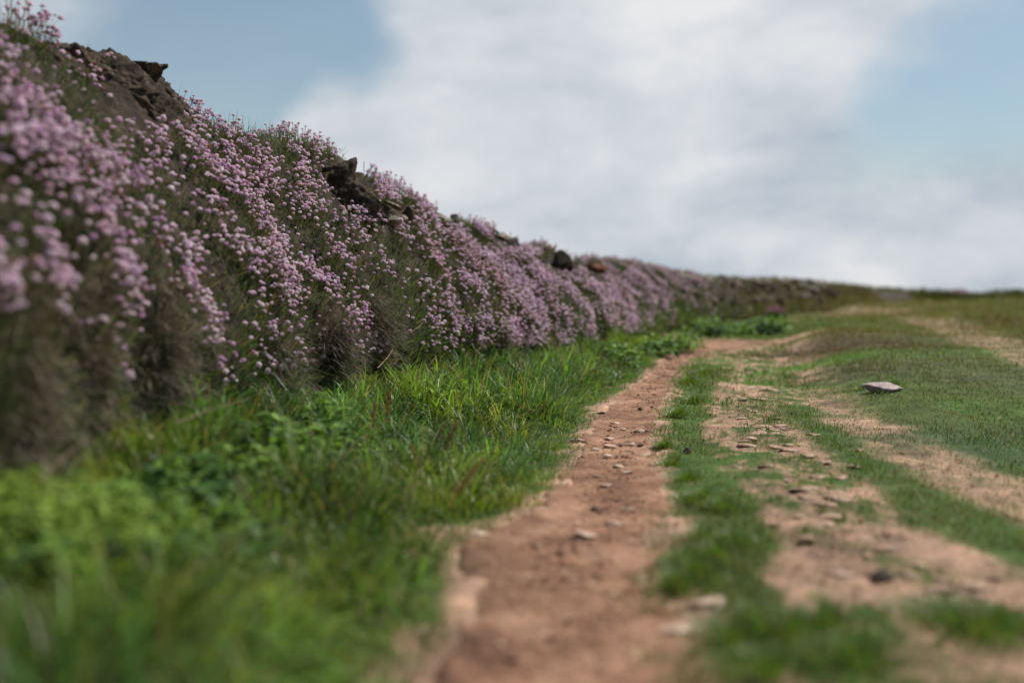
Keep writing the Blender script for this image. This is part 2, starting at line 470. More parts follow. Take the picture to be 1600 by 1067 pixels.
# ------------------------------------------------------------------ colours of turf
GREEN_A = np.array((.052, .105, .018)); GREEN_B = np.array((.085, .150, .022)); GREEN_C = np.array((.030, .070, .022)); OLIVE = np.array((.105, .105, .035)); STRAW = np.array((.30, .235, .12)); BROWN = np.array((.075, .055, .028))


def turf_color(x, y):
    n = fbm(x * .7, y * .55, 11.0, 4)[:, None]; n2 = fbm(x * 2.6, y * 2.0, 21.0, 3)[:, None]
    far = sstep(6, 14, y)[:, None] * sstep(.8, 2.5, x - .2 * y)[:, None]
    c = GREEN_A * (.5 - n * .7) + GREEN_B * (.5 + n * .7)
    c = c * (1 - far * .55) + OLIVE * far * .55
    br = sstep(.05, .5, n2 - n * .5) * (.25 + .5 * far)
    c = c * (1 - br) + (BROWN * 1.2) * br
    for (u, v, r, colr, k) in ((1240, 575, .8, (.07, .19, .02), .9), (1235, 600, .5, (.07, .19, .02), .8), (1310, 562, 1.0, (.075, .045, .025), .85), (1390, 470, 8, (.06, .15, .02), .7), (1300, 600, .5, (.07, .06, .03), .7), (1330, 545, .9, (.10, .06, .03), .6), (1540, 700, .6, (.05, .095, .03), .6), (1450, 690, .4, (.045, .09, .03), .6), (1500, 610, .8, (.07, .07, .03), .6)):
        q = gp(u, v); w = (1 - sstep(.3, 1.2, np.hypot(x - q[0], (y - q[1]) * .6) / r + .3 * n2[:, 0]))[:, None] * k
        c = c * (1 - w) + np.array(colr) * w
    return np.clip(c, .006, 1)


# ================================================================== SETTING
def build_ground():
    def axis(fine0, fine1, step, lo, hi, g):
        a = list(np.arange(fine0, fine1, step)); st = step; x = a[-1]
        while x < hi: st *= g; x += st; a.append(x)
        st = step; x = a[0]
        while x > lo: st *= g; x -= st; a.insert(0, x)
        return np.array(a)
    xs = axis(-1.2, 3.6, .022, -500, 600, 1.035); ys = axis(.7, 9, .025, -60, 900, 1.022)
    X, Y = np.meshgrid(xs, ys); x = X.ravel(); y = Y.ravel()
    z = hz(x, y)
    near = (np.abs(x) < 6) & (y < 20) & (y > 0)
    z = z + np.where(near, .006 * fbm(x * 9, y * 9, 2.0, 3) + .010 * fbm(x * 3.5, y * 3.5, 7.0, 2), 0)
    pd = path_d(x, y); z = z - .035 * (1 - sstep(.55, .78, pd)) * (y > .3)
    b = bare_of(x, y); z = z - .008 * b
    # the land ends at a cliff edge with the sky beyond
    z = np.where(y > 130, z - ((y - 130) / 60) ** 2 * .2, z)
    eg = fbm(x * 12, y * 9, 91.0, 3); b = np.maximum(b, (1 - sstep(1.0, 1.45, pd + .8 * eg)) * (y > 0) * (y < 20))
    z = z + np.where(near, b * (.016 * fbm(x * 20, y * 16, 3.3, 3) + .012 * np.maximum(0, fbm(x * 45, y * 40, 1.3, 2))), 0)
    tc_ = turf_color(x, y) * .75
    dn = fbm(x * 4, y * 3, 31.0, 3)[:, None]
    dirt = np.array((.325, .205, .145)) * (1 + .35 * dn + .35 * fbm(x * 18, y * 13, 15.0, 3)[:, None])
    c = tc_ * (1 - b[:, None]) + dirt * b[:, None]
    kp = (1 - sstep(1.4, 2.6, pd))[:, None]; dirt = dirt * (1 - kp) + dirt * np.array((.74, .64, .60)) * kp
    me = raw_mesh('ground', np.stack([x, y, z], 1), grid_quads(len(ys), len(xs)), None, c)
    return tag(link('ground', me, M_GROUND), 'grassy clifftop ground with worn bare patches', None, None, 'structure')


def build_path(name, C, H, label, step, cols=40, lift=.006, wob=.30, tint=(1, 1, 1), amp=1.0):
    arc = np.concatenate([[0], np.cumsum(np.linalg.norm(np.diff(C, axis=0), axis=1))])
    s = [0.0]
    while s[-1] < arc[-1]:
        yy = np.interp(s[-1], arc, C[:, 1]); s.append(s[-1] + step * max(.6, yy / 3))
    s = np.array(s); cx = np.interp(s, arc, C[:, 0]); cy = np.interp(s, arc, C[:, 1]); h = np.interp(s, arc, H)
    for a in (cx, cy):
        a[1:-1] = (a[:-2] + a[1:-1] * 2 + a[2:]) / 4
    tx = np.gradient(cx); ty = np.gradient(cy); l = np.hypot(tx, ty); nx, ny = ty / l, -tx / l
    w = np.linspace(-1, 1, cols)[None, :]
    hl = h * (.98 + wob * fbm(s * 5, 3.0, 0, 4)); hr = h * (.98 + wob * fbm(s * 5, 9.0, 0, 4))
    hw = np.where(w < 0, hl[:, None], hr[:, None])
    x = cx[:, None] + nx[:, None] * w * hw; y = cy[:, None] + ny[:, None] * w * hw
    z = hz(x, y) + lift - .010 * (1 - w ** 2) * amp - .022 * sstep(.88, 1.0, np.abs(w))
    z = z + amp * (.009 * fbm(x * 7, y * 7, 2.5, 3) + .0065 * fbm(x * 28, y * 28, 5.5, 3) + .0035 * np.maximum(0, fbm(x * 60, y * 60, 1.5, 2)))
    n = fbm(x * 2.6, y * 1.6, 41.0, 4); n2 = fbm(x * 12, y * 9, 51.0, 3)
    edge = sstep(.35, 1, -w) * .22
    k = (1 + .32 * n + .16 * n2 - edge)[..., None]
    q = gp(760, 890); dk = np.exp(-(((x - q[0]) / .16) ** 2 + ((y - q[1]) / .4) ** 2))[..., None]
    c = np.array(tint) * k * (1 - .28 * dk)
    c = np.concatenate([c[..., :1] * (1 + .02 * 0), c[..., 1:2] * (1 + .05 * n[..., None]), c[..., 2:] * (1 + .10 * n[..., None])], -1)
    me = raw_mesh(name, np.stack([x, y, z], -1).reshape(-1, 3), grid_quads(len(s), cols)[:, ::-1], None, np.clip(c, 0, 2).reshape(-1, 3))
    return tag(link(name, me, M_PATH), label, None, None, 'structure')


build_ground()
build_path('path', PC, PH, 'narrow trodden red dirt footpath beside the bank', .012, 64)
build_path('path', BC, BH, 'red dirt bend of the path before the wall', .02, 40, .010, .1)


def build_grit():
    r = np.random.default_rng(33); m = 26000; y = .8 * np.exp(r.random(m) * math.log(14 / .8)); xl = np.interp(y, PC[:, 1], PC[:, 0]); f = r.random(m)
    x = np.where(f < .6, xl + r.uniform(-1, 1, m) * .24, xl + r.random(m) * .62 * y)
    keep = (path_d(x, y) < 1.0) | (r.random(m) < bare_of(x, y)); x, y = x[keep], y[keep]; m = len(x)
    sz = np.minimum(.0012 * np.exp(r.gamma(2.0, .42, m)), .011) * np.maximum(1, y / 5)
    V0 = np.array([(1, 0, 0), (-.5, .87, 0), (-.5, -.87, 0), (.2, .1, .45), (-.1, -.2, -.5)]); T0 = np.array([(0, 1, 3), (1, 2, 3), (2, 0, 3), (1, 0, 4), (2, 1, 4), (0, 2, 4)])
    V = V0[None] * (1 + r.normal(0, .25, (m, 5, 3))); a = r.uniform(0, 6.28, m); ca, sa = np.cos(a)[:, None], np.sin(a)[:, None]
    V = np.stack([V[..., 0] * ca - V[..., 1] * sa, V[..., 0] * sa + V[..., 1] * ca, V[..., 2]], -1) * sz[:, None, None]
    V += np.stack([x, y, hz(x, y) - .001 + .0 * sz], 1)[:, None, :]
    c = np.where((r.random(m) < .5)[:, None], np.array((1.7, 1.9, 2.1)), np.array((1.25, 1.25, 1.25))) * r.uniform(.8, 1.3, (m, 1))
    me = raw_mesh('gravel', V.reshape(-1, 3), None, (T0[None] + (np.arange(m) * 5)[:, None, None]).reshape(-1, 3), np.repeat(c, 5, 0), False)
    tag(link('gravel', me, M_PATH), 'fine loose grit lying on the path and worn ground', 'gravel', None, 'stuff')


build_grit()


def build_bank():
    s = np.concatenate([np.arange(.2, 7.5, .12), np.arange(7.5, 22, .022), np.arange(22, 40, .06), np.arange(40, S_TOT, .35)])
    t = np.concatenate([np.linspace(-.06, 1.0, 64), np.linspace(1.02, 2.0, 26)])
    S, T = np.meshgrid(s, t, indexing='ij'); P, N = bank_pt(S, T)
    me = raw_mesh('hedge_bank', P.reshape(-1, 3), grid_quads(len(s), len(t))[:, ::-1])
    o = link('hedge_bank', me, M_SOIL)
    return tag(o, 'long earth and stone hedge bank curving away beside the path', 'bank')


build_bank()

# ------------------------------------------------------------------ where the flowers stand on the bank
def u_of_s(s):
    p = bank_base(s, np.full_like(s, .5)); return 800 + FPX * p[..., 0] / np.maximum(p[..., 1], .3)


def rockzone(s, t):
    """0..1 where stones and bare earth show under the crest"""
    P = bank_base(s, t); u, v, d = project(P); k = np.zeros(np.shape(u))
    for (cu, cv, ru, rv) in ((215, 150, 75, 85), (120, 85, 62, 42), (540, 295, 48, 50), (610, 345, 30, 26), (695, 352, 24, 24), (790, 388, 34, 20), (870, 420, 42, 22), (925, 430, 24, 18)):
        k = np.maximum(k, 1 - sstep(.7, 1.15, np.hypot((u - cu) / ru, (v - cv) / rv)))
    return k


def bloom(s, t):
    P = bank_base(s, t); u, v, d = project(P)
    n = fbm(s * 2.0 - t * 1.2, t * 3.2 + s * .8, 60.0, 4); n2 = fbm(s * 5.5, t * 6.5, 66.0, 2)
    # lower limit of the drifts, by place along the bank
    vlo = np.interp(u, [-300, 0, 100, 200, 300, 400, 460, 520, 600, 660, 720, 800, 880, 960, 1020, 1100, 1200], [560, 530, 550, 570, 570, 625, 620, 585, 580, 600, 595, 590, 572, 545, 520, 490, 470])
    wv = np.clip((vlo - 150) * .12, 20, 55)
    base = sstep(-1, 1, (vlo - 12 - v + 1.1 * wv * n2 + .9 * wv * fbm(s * 2.4, t * 2.0, 5.0, 2)) / (wv * .5))
    dens = np.interp(u, [-300, 0, 200, 420, 500, 640, 760, 900, 960, 1020, 1080, 1150, 1220], [.48, .52, .66, .74, .70, .68, .95, 1, .95, .6, .35, .12, .04])
    m = base * (.05 + .95 * sstep(-.30, .16, n + .35 * n2 + .30 * (dens - .55))) * dens
    m = m * (1 - rockzone(s, t))
    m = m * np.where(t > 1, 1 - sstep(1.15, 1.6, t), 1)
    for (cu, cv, ru, rv, kk) in ((250, 190, 60, 60, .2), (230, 360, 60, 22, .7), (60, 400, 100, 60, .6), (640, 520, 26, 50, .5), (480, 420, 30, 60, .2), (440, 235, 50, 14, .6), (660, 290, 60, 16, .3)):
        m = m * (1 - kk * np.exp(-(((u - cu) / ru) ** 2 + ((v - cv) / rv) ** 2)))
    return m


# ------------------------------------------------------------------ bank greenery (stuff)
def bank_samples(n, s0, s1, t0, t1, power=1.0, seed=1):
    r = np.random.default_rng(seed)
    # more of them near the camera: density falls with distance along the bank
    q = r.random(n); s = s0 + (s1 - s0) * q ** power; t = t0 + (t1 - t0) * r.random(n)
    return s, t


S0 = float(np.interp(1.0, _fc[:, 1], _arc))       # abreast of y=1
def scale_w(P, ref=4.0): return np.maximum(1.0, np.linalg.norm(P[:, :2], axis=1) / ref)


def build_bank_green():
    parts = []
    # dark fine cushion foliage all over
    s, t = bank_samples(190000, S0 - 1.5, S0 + 45, -.04, 1.55, 2.3, 11)
    P, N = bank_pt(s, t); r = np.random.default_rng(12)
    rz = rockzone(s, t); n = fbm(P[:, 0] * 4, P[:, 1] * 4, P[:, 2] * 4, 3)
    thatch = sstep(.05, .35, fbm(s * 1.1, t * 1.5, 77.0, 3) + (.45 - t) * .9)
    keep = (r.random(len(s)) > rz * 1.1) & (n > -.45) & (r.random(len(s)) > .4 * thatch) & ((s < S0 + 15) | (r.random(len(s)) < .18 + .6 * n))
    s, t, P, N, n = s[keep], t[keep], P[keep], N[keep], n[keep]; m = len(s); k = scale_w(P)
    up = N * .75 + np.array((0, 0, .75)) + r.normal(0, .33, (m, 3)); up /= np.linalg.norm(up, axis=1)[:, None]
    farb = sstep(13, 24, np.linalg.norm(P[:, :2], axis=1))[:, None]
    col = (np.array((.055, .088, .028)) * (1 - farb) + np.array((.10, .085, .045)) * farb) * (1 + .45 * n[:, None]) * r.uniform(.6, 1.5, (m, 1))
    crest = sstep(.93, 1.05, t)[:, None]
    ol = np.array((.17, .17, .05)) * r.uniform(.6, 1.4, (m, 1)); col = col * (1 - crest * .8) + ol * crest * .8
    st = (r.random(m) < .12)[:, None]; col = np.where(st, STRAW * r.uniform(.4, 1.0, (m, 1)), col)
    low = 1 - sstep(.15, .45, t); L_ = r.uniform(.025, .075, m) * (1 + .3 * (k - 1)) * (1 + .5 * low * r.random(m)); W_ = r.uniform(.0018, .0036, m) * k * (1 + .4 * low); col = col * (1 + .35 * low[:, None] * np.array((1.0, 1.2, .6)))
    parts.append((*blades(P, L_, W_, r.uniform(0, 6.28, m), r.uniform(0, .3, m), r.uniform(.2, 1.2, m), 3, up, col)[:2], None, np.repeat(col, 8, 0)))
    V, Q, T, C = merge(parts)
    tag(link('cushion_foliage', raw_mesh('cushion_foliage', V, Q, T, C), M_TURF), 'dark fine green cushion leaves covering the bank face', 'foliage', None, 'stuff')
    # hanging dead grass over the lower face
    s, t = bank_samples(60000, S0 - 1.5, S0 + 30, -.02, .62, 1.6, 21); r = np.random.default_rng(22)
    w = fbm(s * 1.1, t * 1.5, 77.0, 3) + (.42 - t) * 1.1 + np.where(s < S0 + 3.0, -.12, 0)
    keep = w > .34 + .4 * r.random(len(s)); s, t = s[keep], t[keep]; P, N = bank_pt(s, t); m = len(s); k = scale_w(P)
    f = inward(s); down = np.arctan2(-f[:, 1], -f[:, 0]) + r.normal(0, 1.1, m) + .8 * vnoise(s * 3, t * 3, 2)
    cc = np.array((.17, .145, .115)) * r.uniform(.3, 1.35, (m, 1)) * (1 + .3 * fbm(s * 4, t * 4, 5., 2))[:, None]
    cc = np.where((r.random(m) < .45)[:, None], np.array((.060, .090, .028)) * r.uniform(.5, 1.4, (m, 1)), cc)
    V, Q, C = blades(P + N * .01, r.uniform(.035, .11, m), r.uniform(.0014, .0028, m) * k, down, r.uniform(.3, 1.5, m), r.uniform(.3, 1.7, m), 4, None, cc)
    tag(link('dead_grass', raw_mesh('dead_grass', V, Q, None, C), M_DRY), 'matted brown dead grass hanging over the lower bank face', 'dead grass', None, 'stuff')
    # grasses on the crest against the sky
    s, t = bank_samples(34000, S0 - 1, S0 + 60, .92, 1.7, 1.5, 31); r = np.random.default_rng(32)
    cl = fbm(s * 2.2, 3.3, 0, 3) ; keep = (r.random(len(s)) < .35 + .9 * cl) & (r.random(len(s)) > rockzone(s, t)); s, t = s[keep], t[keep]
    P, N = bank_pt(s, t); m = len(s); k = scale_w(P)
    cc = np.where((r.random(m) < .35)[:, None], STRAW * .8, np.array((.13, .15, .04))) * r.uniform(.5, 1.4, (m, 1))
    V, Q, C = blades(P, r.uniform(.04, .14, m) * (1 + .12 * (k - 1)), r.uniform(.0015, .0028, m) * k, r.normal(-.5, 1.0, m), r.uniform(0, .35, m), r.uniform(.1, .9, m), 4, None, cc)
    tag(link('crest_grass', raw_mesh('crest_grass', V, Q, None, C), M_TURF), 'thin olive grass along the crest of the bank', 'grass', None, 'stuff')


build_bank_green()


# ------------------------------------------------------------------ thrift flowers
def head_mesh(kind, seed):
    """one sea thrift head about 20 mm across, base at the origin, facing +z"""
    r = np.random.default_rng(seed); parts = []
    nf = {0: 26, 1: 12, 2: 6}[kind]; R = .0085
    # core
    a = np.linspace(0, 2 * np.pi, 7)[:-1]; V = [(0, 0, -.002)]
    for ph, rr, zz in ((0, .004, -.001), (0, .0058, .003), (0, .0042, .0065)):
        V += [(rr * math.cos(x), rr * math.sin(x), zz) for x in a]
    V.append((0, 0, .008)); V = np.array(V); T = []
    for i in range(6): T.append((0, 1 + (i + 1) % 6, 1 + i))
    Q = []
    for k in range(2):
        for i in range(6): Q.append((1 + 6 * k + i, 1 + 6 * k + (i + 1) % 6, 7 + 6 * k + (i + 1) % 6, 7 + 6 * k + i))
    for i in range(6): T.append((19, 13 + i, 13 + (i + 1) % 6))
    cc = np.zeros((20, 3)); cc[:] = (.30, .16, .13); cc[13:] = (.62, .40, .55); cc[7:13] = (.40, .22, .26)
    parts.append((V, np.array(Q), np.array(T), cc))
    for j in range(nf):
        f = (j + .5) / nf; th = math.acos(1 - f * 1.12); ph = j * 2.39996 + r.normal(0, .15)
        d = np.array((math.sin(th) * math.cos(ph), math.sin(th) * math.sin(ph), math.cos(th)))
        c = d * R * r.uniform(.92, 1.1) * np.array((1.12, 1.12, .9)) + np.array((0, 0, .002))
        e1 = np.cross(d, (0, 0, 1.0)) + 1e-4; e1 /= np.linalg.norm(e1); e2 = np.cross(d, e1)
        pr = {0: .0034, 1: .0046, 2: .0068}[kind] * r.uniform(.85, 1.15)
        nn = {0: 5, 1: 5, 2: 4}[kind]
        V = [c - d * .0016]; off = r.uniform(0, 6.28)
        for i in range(nn):
            x = off + i * 2 * math.pi / nn; V.append(c + pr * (e1 * math.cos(x) + e2 * math.sin(x)) + d * r.uniform(-.0004, .0010))
        T = [(0, 1 + i, 1 + (i + 1) % nn) for i in range(nn)]
        br = r.uniform(.8, 1.15); cc = np.ones((nn + 1, 3)) * br; cc[0] *= (.85, .6, .75)
        parts.append((np.array(V), None, np.array(T), cc))
    return merge(parts)


PINKS = np.array([(.79, .64, .75), (.84, .74, .80), (.72, .54, .69), (.88, .83, .85), (.82, .69, .73), (.64, .45, .63), (.80, .72, .81)])


def frame_from(N):
    a = np.where(np.abs(N[:, 2:3]) > .9, np.array([[1.0, 0, 0]]), np.array([[0, 0, 1.0]]))
    x = np.cross(a, N); x /= np.linalg.norm(x, axis=1)[:, None]; y = np.cross(N, x); return x, y


def stem_curve(root, mid, tip, w, seg=3):
    """thin crossed ribbons root-mid-tip; returns V,Q"""
    n = len(root); ts = np.linspace(0, 1, seg + 1); out = []; Qs = []
    pos = [(1 - t) ** 2 * root + 2 * t * (1 - t) * mid + t * t * tip for t in ts]; pos = np.stack(pos, 1)
    for si, sv in enumerate((np.array((1.0, 0, 0)), np.array((0, .7, .7)))):
        A = pos - sv * w[:, None, None]; B = pos + sv * w[:, None, None]
        V = np.stack([A, B], 2).reshape(n * (seg + 1) * 2, 3); b = (np.arange(n) * (seg + 1) * 2)[:, None] + si * n * (seg + 1) * 2
        out.append(V); Qs += [b + np.array([[2 * k, 2 * k + 1, 2 * k + 3, 2 * k + 2]]) for k in range(seg)]
    return np.concatenate(out), np.concatenate(Qs)


def build_flowers():
    r = np.random.default_rng(51)
    n = 215000
    s = S0 - 1.2 + 24 * r.random(n) ** 1.25; t = r.uniform(.05, 1.5, n)
    m = bloom(s, t); keep = r.random(n) < m * (.14 + .98 * sstep(-.15, .30, fbm(s * 9, t * 11, 12., 2))) * (1 - .3 * sstep(5, 12, s - S0))
    s, t = s[keep], t[keep]
    # clustering: pull a share toward cushion centres
    P, N = bank_pt(s, t); n = len(s)
    lift = r.uniform(.03, .085, n) * (1 + .5 * fbm(s * 6, t * 6, 3., 2))
    lean = N * .65 + np.array((0.05, -.05, .8)) + r.normal(0, .22, (n, 3)); lean /= np.linalg.norm(lean, axis=1)[:, None]
    tip = P + lean * lift[:, None] + N * .012
    u, v, d = project(tip)
    ok = (d > .7) & (u > -420) & (v > -300); s, t, P, N, lean, tip, u, v, d = [a[ok] for a in (s, t, P, N, lean, tip, u, v, d)]
    n = len(s); mid = P * .5 + tip * .5 + N * .012 + r.normal(0, .004, (n, 3))
    up = lean * .6 + np.array((0, -.12, .7)) + r.normal(0, .25, (n, 3)); up /= np.linalg.norm(up, axis=1)[:, None]
    size = r.uniform(.5, 1.08, n); tone = fbm(s * 2.0, t * 2.5, 90., 3)
    pk = PINKS[r.integers(0, len(PINKS), n)] * (1 + .18 * tone[:, None]) * r.uniform(.85, 1.12, (n, 1))
    wh = r.random(n) < .13; pk[wh] = np.array((.88, .84, .86))
    # warmer, bleached patches and drying brown heads
    wb = sstep(.15, .5, fbm(s * 2.6 + 9, t * 2.0, 33., 3))[:, None] * .6; pk = pk * (1 - wb) + np.array((.74, .56, .56)) * wb
    dry = r.random(n) < .14; pk[dry] = np.array((.34, .20, .12)) * r.uniform(.6, 1.3, (dry.sum(), 1)); size[dry] *= .7
    infr = (u > 2) & (u < 1598) & (v > 2) & (v < 1065)
    idx = np.where(infr & ~dry)[0]; idx = idx[np.argsort(d[idx])][:300]
    cut = d[idx].max(); ind = np.zeros(n, bool); ind[idx] = True
    print('flowers', n, 'cut depth', cut, 'u of cut', np.percentile(u[idx], [5, 50, 95]))
    # ---- the three hundred nearest, each a thing with head and stem
    heads = []
    for k, c in enumerate(PINKS):
        V, Q, T, C = head_mesh(0, 100 + k); heads.append(raw_mesh('flower_head', V, Q, T, np.clip(C * c * np.where(C.sum(1)[:, None] > 1.3, 1, 1.2), 0, .95)))
    stems = []
    for k in range(4):
        rr = np.random.default_rng(200 + k); b = rr.uniform(.004, .014)
        V, Q = stem_curve(np.zeros((1, 3)), np.array([[b, 0, .5]]), np.array([[0, 0, 1.0]]) + 0, np.array([.0011]), 5)
        stems.append(raw_mesh('stem', V, Q, None, np.tile((.14, .13, .06), (len(V), 1))))
    TONE_ = ['dusty pink thrift flower ', 'light pink thrift flower ', 'deep pink thrift flower ', 'almost white thrift flower ', 'warm pink thrift flower ', 'purplish pink thrift flower ', 'lilac thrift flower ']

    def zone_(a, b):
        up_ = 'near the top of the bank' if b < 200 else ('halfway up the bank' if b < 380 else 'low on the bank')
        return up_ + (', at the left frame edge' if a < 110 else (', below the dark crag' if a < 240 else ', right of the dark crag'))
    for j in idx:
        o = empty('thrift_flower', P[j], TONE_[j % 7] + zone_(u[j], v[j]), 'flower', 'nearest pink thrift flowers on the bank')
        dv = tip[j] - P[j]; L_ = float(np.linalg.norm(dv))
        st = link('stem', stems[j % 4], M_STEM, o); st.rotation_euler = Vector(dv).to_track_quat('Z', 'Y').to_euler(); st.scale = (1, 1, L_)
        h = link('flower_head', heads[j % 7], M_PETAL, o); h.location = dv; h.rotation_euler = Vector(up[j]).to_track_quat('Z', 'Y').to_euler(); h.scale = (size[j] * 1.1,) * 3
    rest = ~ind
    parts = []
    for kind, lo, hi in ((0, 0, 5.0), (1, 5.0, 8.5), (2, 8.5, 99)):
        sel0 = rest & (d >= lo) & (d < hi)
        for var in range(3):
            sel = np.where(sel0 & (np.arange(n) % 3 == var))[0]
            if not len(sel): continue
            V, Q, T, C = head_mesh(kind, 300 + var + kind * 10); sz = size[sel] * (1 + .03 * np.maximum(0, d[sel] - 8))
            x, y = frame_from(up[sel]); a = r.uniform(0, 6.28, len(sel)); xx = x * np.cos(a)[:, None] + y * np.sin(a)[:, None]; yy = np.cross(up[sel], xx)
            G = tip[sel][:, None, :] + (xx[:, None, :] * V[None, :, 0:1] + yy[:, None, :] * V[None, :, 1:2] + up[sel][:, None, :] * V[None, :, 2:3]) * sz[:, None, None]
            off = (np.arange(len(sel)) * len(V))[:, None, None]
            CC = np.clip(C[None] * pk[sel][:, None, :], 0, .95)
            parts.append((G.reshape(-1, 3), (Q[None] + off).reshape(-1, 4), (T[None] + off).reshape(-1, 3), CC.reshape(-1, 3)))
    V, Q, T, C = merge(parts)
    me = raw_mesh('thrift_bloom', V, Q, T, C)
    tag(link('thrift_bloom', me, M_PETAL), 'dense drifts of small pink thrift flowers covering the bank farther on', 'flowers', None, 'stuff')
    sel = np.where(rest)[0]; k = scale_w(tip[sel])
    V, Q = stem_curve(P[sel], mid[sel], tip[sel], .0009 * k, 3)
    tag(link('thrift_stems', raw_mesh('thrift_stems', V, Q, None, np.tile((.20, .20, .085), (len(V), 1))), M_STEM), 'thin stems below the drifts of thrift flowers', 'flower stems', None, 'stuff')


build_flowers()


# ------------------------------------------------------------------ verge grass and turf (stuff)
def verge_inside(x, y):
    """True between the foot of the bank and the left edge of the path"""
    xl = np.interp(y, PL[::1, 1], PL[:, 0]); yy = _fc[:, 1]; xf = np.interp(y, yy, _fc[:, 0])
    return xf, xl


def build_verge():
    r = np.random.default_rng(71)
    nt = 2700; y = .55 * np.exp(r.random(nt) * math.log(22 / .55)); xf, xl = verge_inside(y, y)
    xf = xf - .03; q = r.random(nt); x = xf + (xl + .05 - xf) * q
    e = (xl - x)                                   # distance from the path edge
    nb = 46; cx = np.repeat(x, nb); cy = np.repeat(y, nb); E = np.repeat(e, nb); m = len(cx)
    sp = np.repeat(r.uniform(.018, .06, nt) * np.maximum(1, y / 5) ** .6, nb)
    px = cx + r.normal(0, 1, m) * sp; py = cy + r.normal(0, 1, m) * sp
    n = fbm(px * 3, py * 2.4, 14., 3); b = np.zeros(m)
    for (u, v, rr) in ((700, 830, .10), (650, 840, .05), (660, 1030, .13), (870, 612, .10), (960, 612, .10), (1010, 585, .12), (700, 940, .03), (690, 880, .06)):
        g = gp(u, v); b = np.maximum(b, 1 - sstep(.6, 1.3, np.hypot(px - g[0], py - g[1]) / rr + .4 * n))
    wd = np.zeros(m)
    for (u, v, rr) in ((450, 755, .26), (780, 658, .13), (80, 915, .35)):
        g = gp(u, v); wd = np.maximum(wd, 1 - sstep(.6, 1.1, np.hypot(px - g[0], py - g[1]) / rr))
    nn2 = fbm(px * 14, py * 10, 3., 3)
    keep = (r.random(m) < sstep(.62, 1.12, path_d(px, py) + .30 * nn2 + .18 * n)) & (r.random(m) > wd * .75) & (r.random(m) > b * .9) & (n > -.6)
    hh = np.repeat(r.uniform(.35, 1.0, nt) + .85 * (r.random(nt) < .38) * r.random(nt), nb)
    az0 = np.repeat(r.uniform(-2.4, 1.0, nt), nb); tuft_tone = np.repeat(r.random(nt), nb)
    px, py, E, n, hh, az0, cx, cy, tuft_tone = [a[keep] for a in (px, py, E, n, hh, az0, cx, cy, tuft_tone)]; m = len(px)
    tall = sstep(.0, .35, E) * (1 - .45 * sstep(7, 11, py)) * (.65 + .7 * sstep(-.3, .4, fbm(px * 2, py * 1.5, 44., 2)))
    foot_ = 1 - sstep(.0, .4, np.abs(px - np.interp(py, _fc[:, 1], _fc[:, 0])))
    L_ = (.022 + .155 * tall) * (1 - .25 * foot_) * hh * r.uniform(.55, 1.25, m)
    k = np.maximum(1, py / 4.5)
    outw = np.arctan2(py - cy, px - cx); az = np.where(r.random(m) < .5, outw, az0 + r.normal(0, .5, m))
    P = np.stack([px, py, hz(px, py) - .004], 1)
    c = np.where((tuft_tone < .30)[:, None], np.array((.040, .100, .024)), np.where((tuft_tone < .72)[:, None], np.array((.070, .150, .022)), np.array((.120, .195, .028))))
    hue = fbm(px * 1.4, py * 1.1, 71., 3)[:, None]
    c = c * 1.3 * (.40 + 1.0 * ((tuft_tone * 7.31) % 1.0))[:, None] * r.uniform(.6, 1.4, (m, 1)) * (1 + .6 * n[:, None]) * (1 + hue * np.array((1.0, .45, -.5))) * np.array((1.18, 1.02, 1.15)); dr = (r.random(m) < .12)[:, None]; c = np.where(dr, STRAW * r.uniform(.5, 1.1, (m, 1)), c)  # random tuft brightness stands in for shaded gaps and highlights
    V, Q, C = blades(P, L_, r.uniform(.0026, .0064, m) * k * np.clip(L_ / .09, .5, 1.25), az, r.uniform(.05, .65, m), r.uniform(.4, 2.1, m), 5, None, c, roll=r.uniform(-.9, .9, m))
    tag(link('verge_grass', raw_mesh('verge_grass', V, Q, None, C), M_GRASS), 'lush tufted green grass between the bank and the path', 'grass', None, 'stuff')
    # low fine thatch and moss between the tufts
    m = 60000; y = .55 * np.exp(r.random(m) * math.log(24 / .55)); xf, xl = verge_inside(y, y); x = xf - .05 + (xl + .06 - xf) * r.random(m)
    keep = r.random(m) < sstep(.50, 1.15, path_d(x, y) + .45 * fbm(x * 14, y * 10, 3., 3)); x, y = x[keep], y[keep]; m = len(x); k = np.maximum(1, y / 4)
    c = np.where((r.random(m) < .25)[:, None], STRAW * .7, np.array((.055, .105, .022))) * r.uniform(.6, 1.4, (m, 1))
    V, Q, C = blades(np.stack([x, y, hz(x, y) - .003], 1), r.uniform(.012, .035, m), r.uniform(.002, .0035, m) * k, r.uniform(0, 6.28, m), r.uniform(.1, .9, m), r.uniform(0, 1, m), 2, None, c)
    tag(link('short_grass', raw_mesh('short_grass', V, Q, None, C), M_GRASS), 'short fine grass growing low between the verge tufts', 'grass', None, 'stuff')


build_verge()


